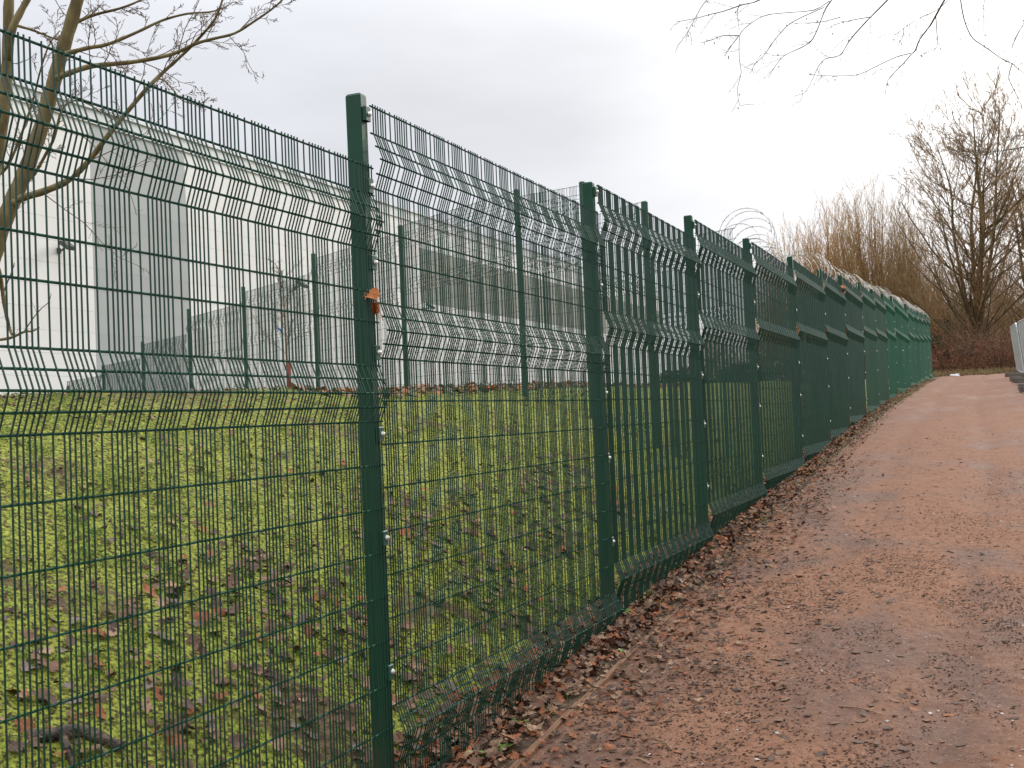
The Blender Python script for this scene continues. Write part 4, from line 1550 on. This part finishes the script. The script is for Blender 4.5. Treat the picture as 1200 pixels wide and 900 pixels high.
# the dead leaves caught on the fence
for (px, py, x, s, k, gi, label) in [(438, 349, XF + .012, .088, 'orange', 2, 'curled orange dead leaf caught on the nearest fence post'),
                                      (988, 337, XF + .055, .13, 'rust', 4, 'rust red dead leaf hanging on the razor wire above the far panels')]:
    c = at_x(px, py, x)
    root = empty('dead_leaf', c)
    tag(root, label, 'leaf')
    for j, (a, b, d, sc) in enumerate([(0.5, .3, .2, 1), (1.5, -.5, 2.2, .85), (.9, .8, 4.0, .7)]):
        o = link(bpy.data.objects.new('leaf_lobe', get_leaf((gi + j) % 7, k)), root)
        o.scale = (s * sc, s * sc, s * sc)
        o.rotation_euler = (a, b, d)
        o.location = (0.0, .02 * (j - 1) * s / .09, -.02 * j * s / .09)
    MB().tube([[0, 0, 0], [.004, .02, -.03], [.006, .05, -.075]], .0012, 4).build('stalk', M_LEAF[k], root)

# ------------------------------------------------------------------ crumbs and chips on the path
rng = np.random.default_rng(88)


def flakes(n, xr, yfun, smin, smax, mat, name, thick=.35, bias=None, fine=True):
    mb = MB()
    x = rng.uniform(xr[0], xr[1], n)
    y = yfun(n)
    if bias is not None:
        keep = rng.random(n) < bias(x, y)
        x, y = x[keep], y[keep]
    n = len(x)
    z = surf(x, y, fine) + (.006 if fine else (fbm(x, y, .12, 3) - .5) * .035 + .006)
    s = rng.uniform(0, 1, n) ** 2.2 * (smax - smin) + smin
    a = rng.uniform(0, 6.28, n)
    el = rng.uniform(.4, 1, n)
    ca, sa = np.cos(a), np.sin(a)
    base = np.array([[-1, -.3], [0, -1], [1, -.2], [.3, 1]])
    pts = []
    for bx_, by_ in base:
        jx, jy = bx_ + rng.normal(0, .25, n), (by_ + rng.normal(0, .25, n)) * el
        pts.append(np.stack([x + s * (ca * jx - sa * jy), y + s * (sa * jx + ca * jy), z + s * rng.uniform(-.1, thick, n)], -1))
    apex = np.stack([x, y, z + s * rng.uniform(thick * .6, thick * 1.6, n)], -1)
    v = np.stack(pts + [apex], 1).reshape(-1, 3)
    i = np.arange(n)[:, None] * 5
    t = np.concatenate([i + np.array([[a_, (a_ + 1) % 4, 4]]) for a_ in range(4)])
    mb.add(v, None, t)
    o = mb.build(name, mat)
    o['kind'] = 'stuff'
    return o


yg = lambda n: 3.2 + rng.gamma(1.35, 3.2, n)
patchy = lambda x, y: np.clip((fbm(x, y * .6, .5, 5, .65) - .42) * 4.5, .05, 1) * (y < 30)
flakes(85000, (-1.62, .6), yg, .0014, .0085, M_CRUMB, 'path_crumbs', .5, patchy)
flakes(7000, (-1.62, .6), yg, .0018, .006, M_LEAF['tan'], 'path_grit', .5, lambda x, y: 0.9 * (y < 24))
flakes(260, (-1.62, .6), yg, .004, .011, M_PEB, 'stone_chips', .8)
flakes(4200, (-1.62, .6), yg, .004, .014, M_CRUMB, 'leaf_fragments', .35, patchy)

ybk = lambda n: 1.4 + rng.gamma(1.6, 3.2, n)
on_bank = lambda x, y: (y < 20) * np.clip(fbm(x, y, .5, 4, .7) * 2.2 - .5, .1, 1)
flakes(30000, (-7.5, -2.0), ybk, .002, .014, M_CRUMB, 'bank_crumbs', .9, on_bank, False)
flakes(9000, (-7.5, -2.0), ybk, .004, .020, M_LEAF['brown'], 'bank_leaf_bits', .9, on_bank, False)
flakes(3500, (-7.5, -2.0), ybk, .003, .013, M_LEAF['tan'], 'bank_pale_bits', .9, on_bank, False)
flakes(120, (-7.0, -2.0), ybk, .004, .012, M_PEB, 'bank_stone_chips', .9, on_bank, False)
for (px, py, ln, label, bend) in [(770, 870, .22, 'thin pale twig lying on the path near the edging', .25), (752, 893, .10, 'short pale twig at the bottom of the path', .1),
                                  (1010, 833, .2, 'thin brown twig lying flat in the middle of the path', .1)]:
    r = ray(px, py)
    t = 2.0
    while (r * t)[2] > float(surf((r * t)[0], (r * t)[1], True)) + .006:
        t += .005
    c = r * t
    pts = [[-ln * .5, 0, .004], [-ln * .15, .006, .008], [ln * .2, -.004, .007], [ln * .5, -ln * bend, .004]]
    o = MB().tube(smooth_line(pts, 3), [.0035] * 9 + [.002], 5).build('twig', M_LEAF['tan'])
    o.location = c
    o.rotation_euler = (0, 0, math.radians(-22))
    tag(o, label, 'twig')

# ------------------------------------------------------------------ rotten branch on the bank
def ground_hit(px, py, fine=False):
    r = ray(px, py)
    t = 1.5
    while t < 80 and (r * t)[2] > float(H((r * t)[0], (r * t)[1])):
        t += .01
    return r * t


a, b, c_ = ground_hit(34, 866), ground_hit(96, 862), ground_hit(142, 884)
lroot = empty('rotten_branch', tuple(b))
tag(lroot, 'dark rotten piece of branch lying on the bank at the bottom left', 'branch')
up = np.array([0, 0, .014])
ln = smooth_line([a + up, (a + b) / 2 + up * 1.4, b + up * 1.3, (b + c_) / 2 + up, c_ + up * .6], 4)
rad = .026 * (1 + .16 * np.sin(np.arange(len(ln)) * 1.3) + .12 * rng.normal(size=len(ln))) * np.interp(np.linspace(0, 1, len(ln)), [0, .3, 1], [.75, 1.1, .7])
lm = MB().tube(ln, rad, 12)
lm.v = [(v - b) * np.array([1.0, 1.0, .75]) + b + rng.normal(0, .0042, v.shape) for v in lm.v]
finish(lm, 'stem', M_LOG, lroot)
e = ground_hit(88, 905)
f = ground_hit(70, 862)
ln2 = smooth_line([f + up * 1.5, (f + e) / 2 + up, e + up * .5], 4)
finish(MB().tube(ln2, np.linspace(.017, .008, len(ln2)), 7), 'fork', M_LOG, lroot)

# ------------------------------------------------------------------ grass
rng = np.random.default_rng(99)


def blades(n, xr, yfun, hmin, hmax, wid, mat, name, dens, sides=1):
    x = rng.uniform(xr[0], xr[1], n)
    y = yfun(n)
    keep = rng.random(n) < dens(x, y)
    x, y = x[keep], y[keep]
    p = np.stack([x, y, H(x, y)], -1)
    f = p @ CAM_F
    px, py = 600 + FPX * (p @ CAM_R) / f, 450 - FPX * (p @ CAM_U) / f
    keep = (f > .8) & (px > -60) & (px < 1230) & (py < 960)
    x, y = x[keep], y[keep]
    n = len(x)
    z = surf(x, y, False) + (fbm(x, y, .12, 3) - .5) * .035 - .004
    h = rng.uniform(hmin, hmax, n) * (.6 + .9 * vnoise(x, y, .3))
    a = rng.uniform(0, 6.28, n)
    lean = rng.uniform(.2, 1.3, n)
    b = rng.uniform(0, 6.28, n)
    w = wid * rng.uniform(.6, 1.4, n)
    o = np.stack([x, y, z], -1)
    side = np.stack([np.cos(a), np.sin(a), 0 * a], -1) * w[:, None]
    d = np.stack([np.cos(b) * lean, np.sin(b) * lean, 0 * a], -1)
    m1 = o + (d * .35 + np.array([0, 0, .75])) * h[:, None] * .6
    tip = o + (d * .95 + np.array([0, 0, .75])) * h[:, None]
    v = np.stack([o - side, o + side, m1 + side * .8, m1 - side * .8, tip], 1).reshape(-1, 3)
    i = np.arange(n)[:, None] * 5
    mb = MB().add(v, i + np.array([[0, 1, 2, 3]]), i + np.array([[3, 2, 4]]))
    g = mb.build(name, mat)
    g['kind'] = 'stuff'
    return n


yb = lambda n: 1.3 + rng.gamma(1.5, 3.4, n)
gd = lambda x, y: np.clip(1.05 - bare(x, y), .0, 1) ** 1.3 * np.clip((fbm(x, y, .13, 3, .7) - .44) * 8, .02, 1) * (y < 24) * np.clip(1.5 - (XF - x) / 7.5, 0.2, 1)
blades(400000, (-8.5, -2.05), yb, .006, .018, .0013, M_GRASS, 'moss', gd)
blades(420000, (-8.5, -2.05), yb, .012, .036, .0014, M_GRASSB, 'grass', lambda x, y: gd(x, y) * np.clip((fbm(x + 3, y, .45, 4, .7) - .44) * 5, 0.03, 1))
blades(9000, (-2.2, -1.7), lambda n: 3.2 + rng.gamma(1.4, 5.5, n), .02, .06, .0020, M_GRASSB, 'verge_grass', lambda x, y: np.clip((vnoise(x + 9, y + 4, .35) - .58) * 5, 0, 1) * (y < 34))
blades(16000, (-1.95, -1.58), lambda n: rng.uniform(13, 40, n), .02, .07, .003, M_DRYGRASS, 'verge_dry_grass', lambda x, y: np.clip((vnoise(x + 2, y, .6) - .35) * 2, .1, 1))


def rosettes(n):
    """tiny bright seedlings: three to five blunt leaves spread flat on the moss"""
    x = rng.uniform(-7.5, -2.1, n)
    y = 1.4 + rng.gamma(1.5, 3.0, n)
    keep = rng.random(n) < gd(x, y) * np.clip((vnoise(x - 4, y, .6) - .3) * 2.4, .05, 1) * (y < 16)
    x, y = x[keep], y[keep]
    n = len(x)
    z = surf(x, y, False) + (fbm(x, y, .12, 3) - .5) * .035 + .012
    mb = MB()
    a0 = rng.uniform(0, 6.28, n)
    for j in range(5):
        a = a0 + j * 1.257 + rng.uniform(-.3, .3, n)
        L = rng.uniform(.007, .019, n) * (rng.random(n) < .85)
        d = np.stack([np.cos(a), np.sin(a), rng.uniform(.1, .7, n)], -1)
        sd_ = np.stack([-np.sin(a), np.cos(a), 0 * a], -1)
        o = np.stack([x, y, z], -1)
        v = np.stack([o, o + (d * .6 + sd_ * .32) * L[:, None], o + d * L[:, None], o + (d * .6 - sd_ * .32) * L[:, None]], 1).reshape(-1, 3)
        mb.add(v, np.arange(len(v)).reshape(-1, 4))
    mb.build('seedlings', M_WEED)['kind'] = 'stuff'


rosettes(26000)


def weed(px, py, size, nl, seed, label):
    r = np.random.default_rng(seed)
    g = ground_hit(px, py)
    root = empty('weed', tuple(g))
    tag(root, label, 'weed')
    for j in range(nl):
        a = j * 2.4 + r.uniform(-.3, .3)
        L = size * r.uniform(.6, 1.1)
        el = r.uniform(.35, 1.0)
        d = np.array([math.cos(a) * math.cos(el), math.sin(a) * math.cos(el), math.sin(el)])
        s = np.array([-math.sin(a), math.cos(a), 0])
        v = []
        for t, w in ((0, .02), (.3, .10), (.55, .30), (.75, .34), (.92, .2), (1.0, .02)):
            c = d * L * t + np.array([0, 0, -.25 * L * t * t])
            v += [c - s * w * L + np.array([0, 0, .05 * L * w]), c, c + s * w * L + np.array([0, 0, .05 * L * w])]
        q = []
        for i in range(5):
            q += [[i * 3, i * 3 + 1, i * 3 + 4, i * 3 + 3], [i * 3 + 1, i * 3 + 2, i * 3 + 5, i * 3 + 4]]
        o = MB().add(v, q).build('leaf', M_WEED, root, smooth=True)
    return root


weed(727, 722, .085, 9, 1, 'green broad leaved weed growing against the foot of the second post')
weed(735, 718, .06, 6, 2, 'small green weed just right of the second post')
weed(610, 850, .06, 7, 3, 'green weed among the leaves by the bottom of the edging')
weed(560, 893, .07, 8, 4, 'green weed at the bottom edge of the picture under the fence')
weed(590, 878, .055, 8, 5, 'pale green weed between the fence and the edging board')
weed(645, 838, .045, 6, 6, 'small weed left of the edging board near its middle')
weed(672, 786, .05, 7, 7, 'green weed in the leaf litter below the second panel')
weed(695, 803, .03, 5, 8, 'tiny green weed beside the edging board')
weed(730, 766, .04, 6, 9, 'green weed in the leaves where the edging disappears')
weed(800, 688, .035, 6, 10, 'small weed under the third panel in the leaf litter')
weed(835, 648, .05, 7, 11, 'yellowish green weed just right of the third post')
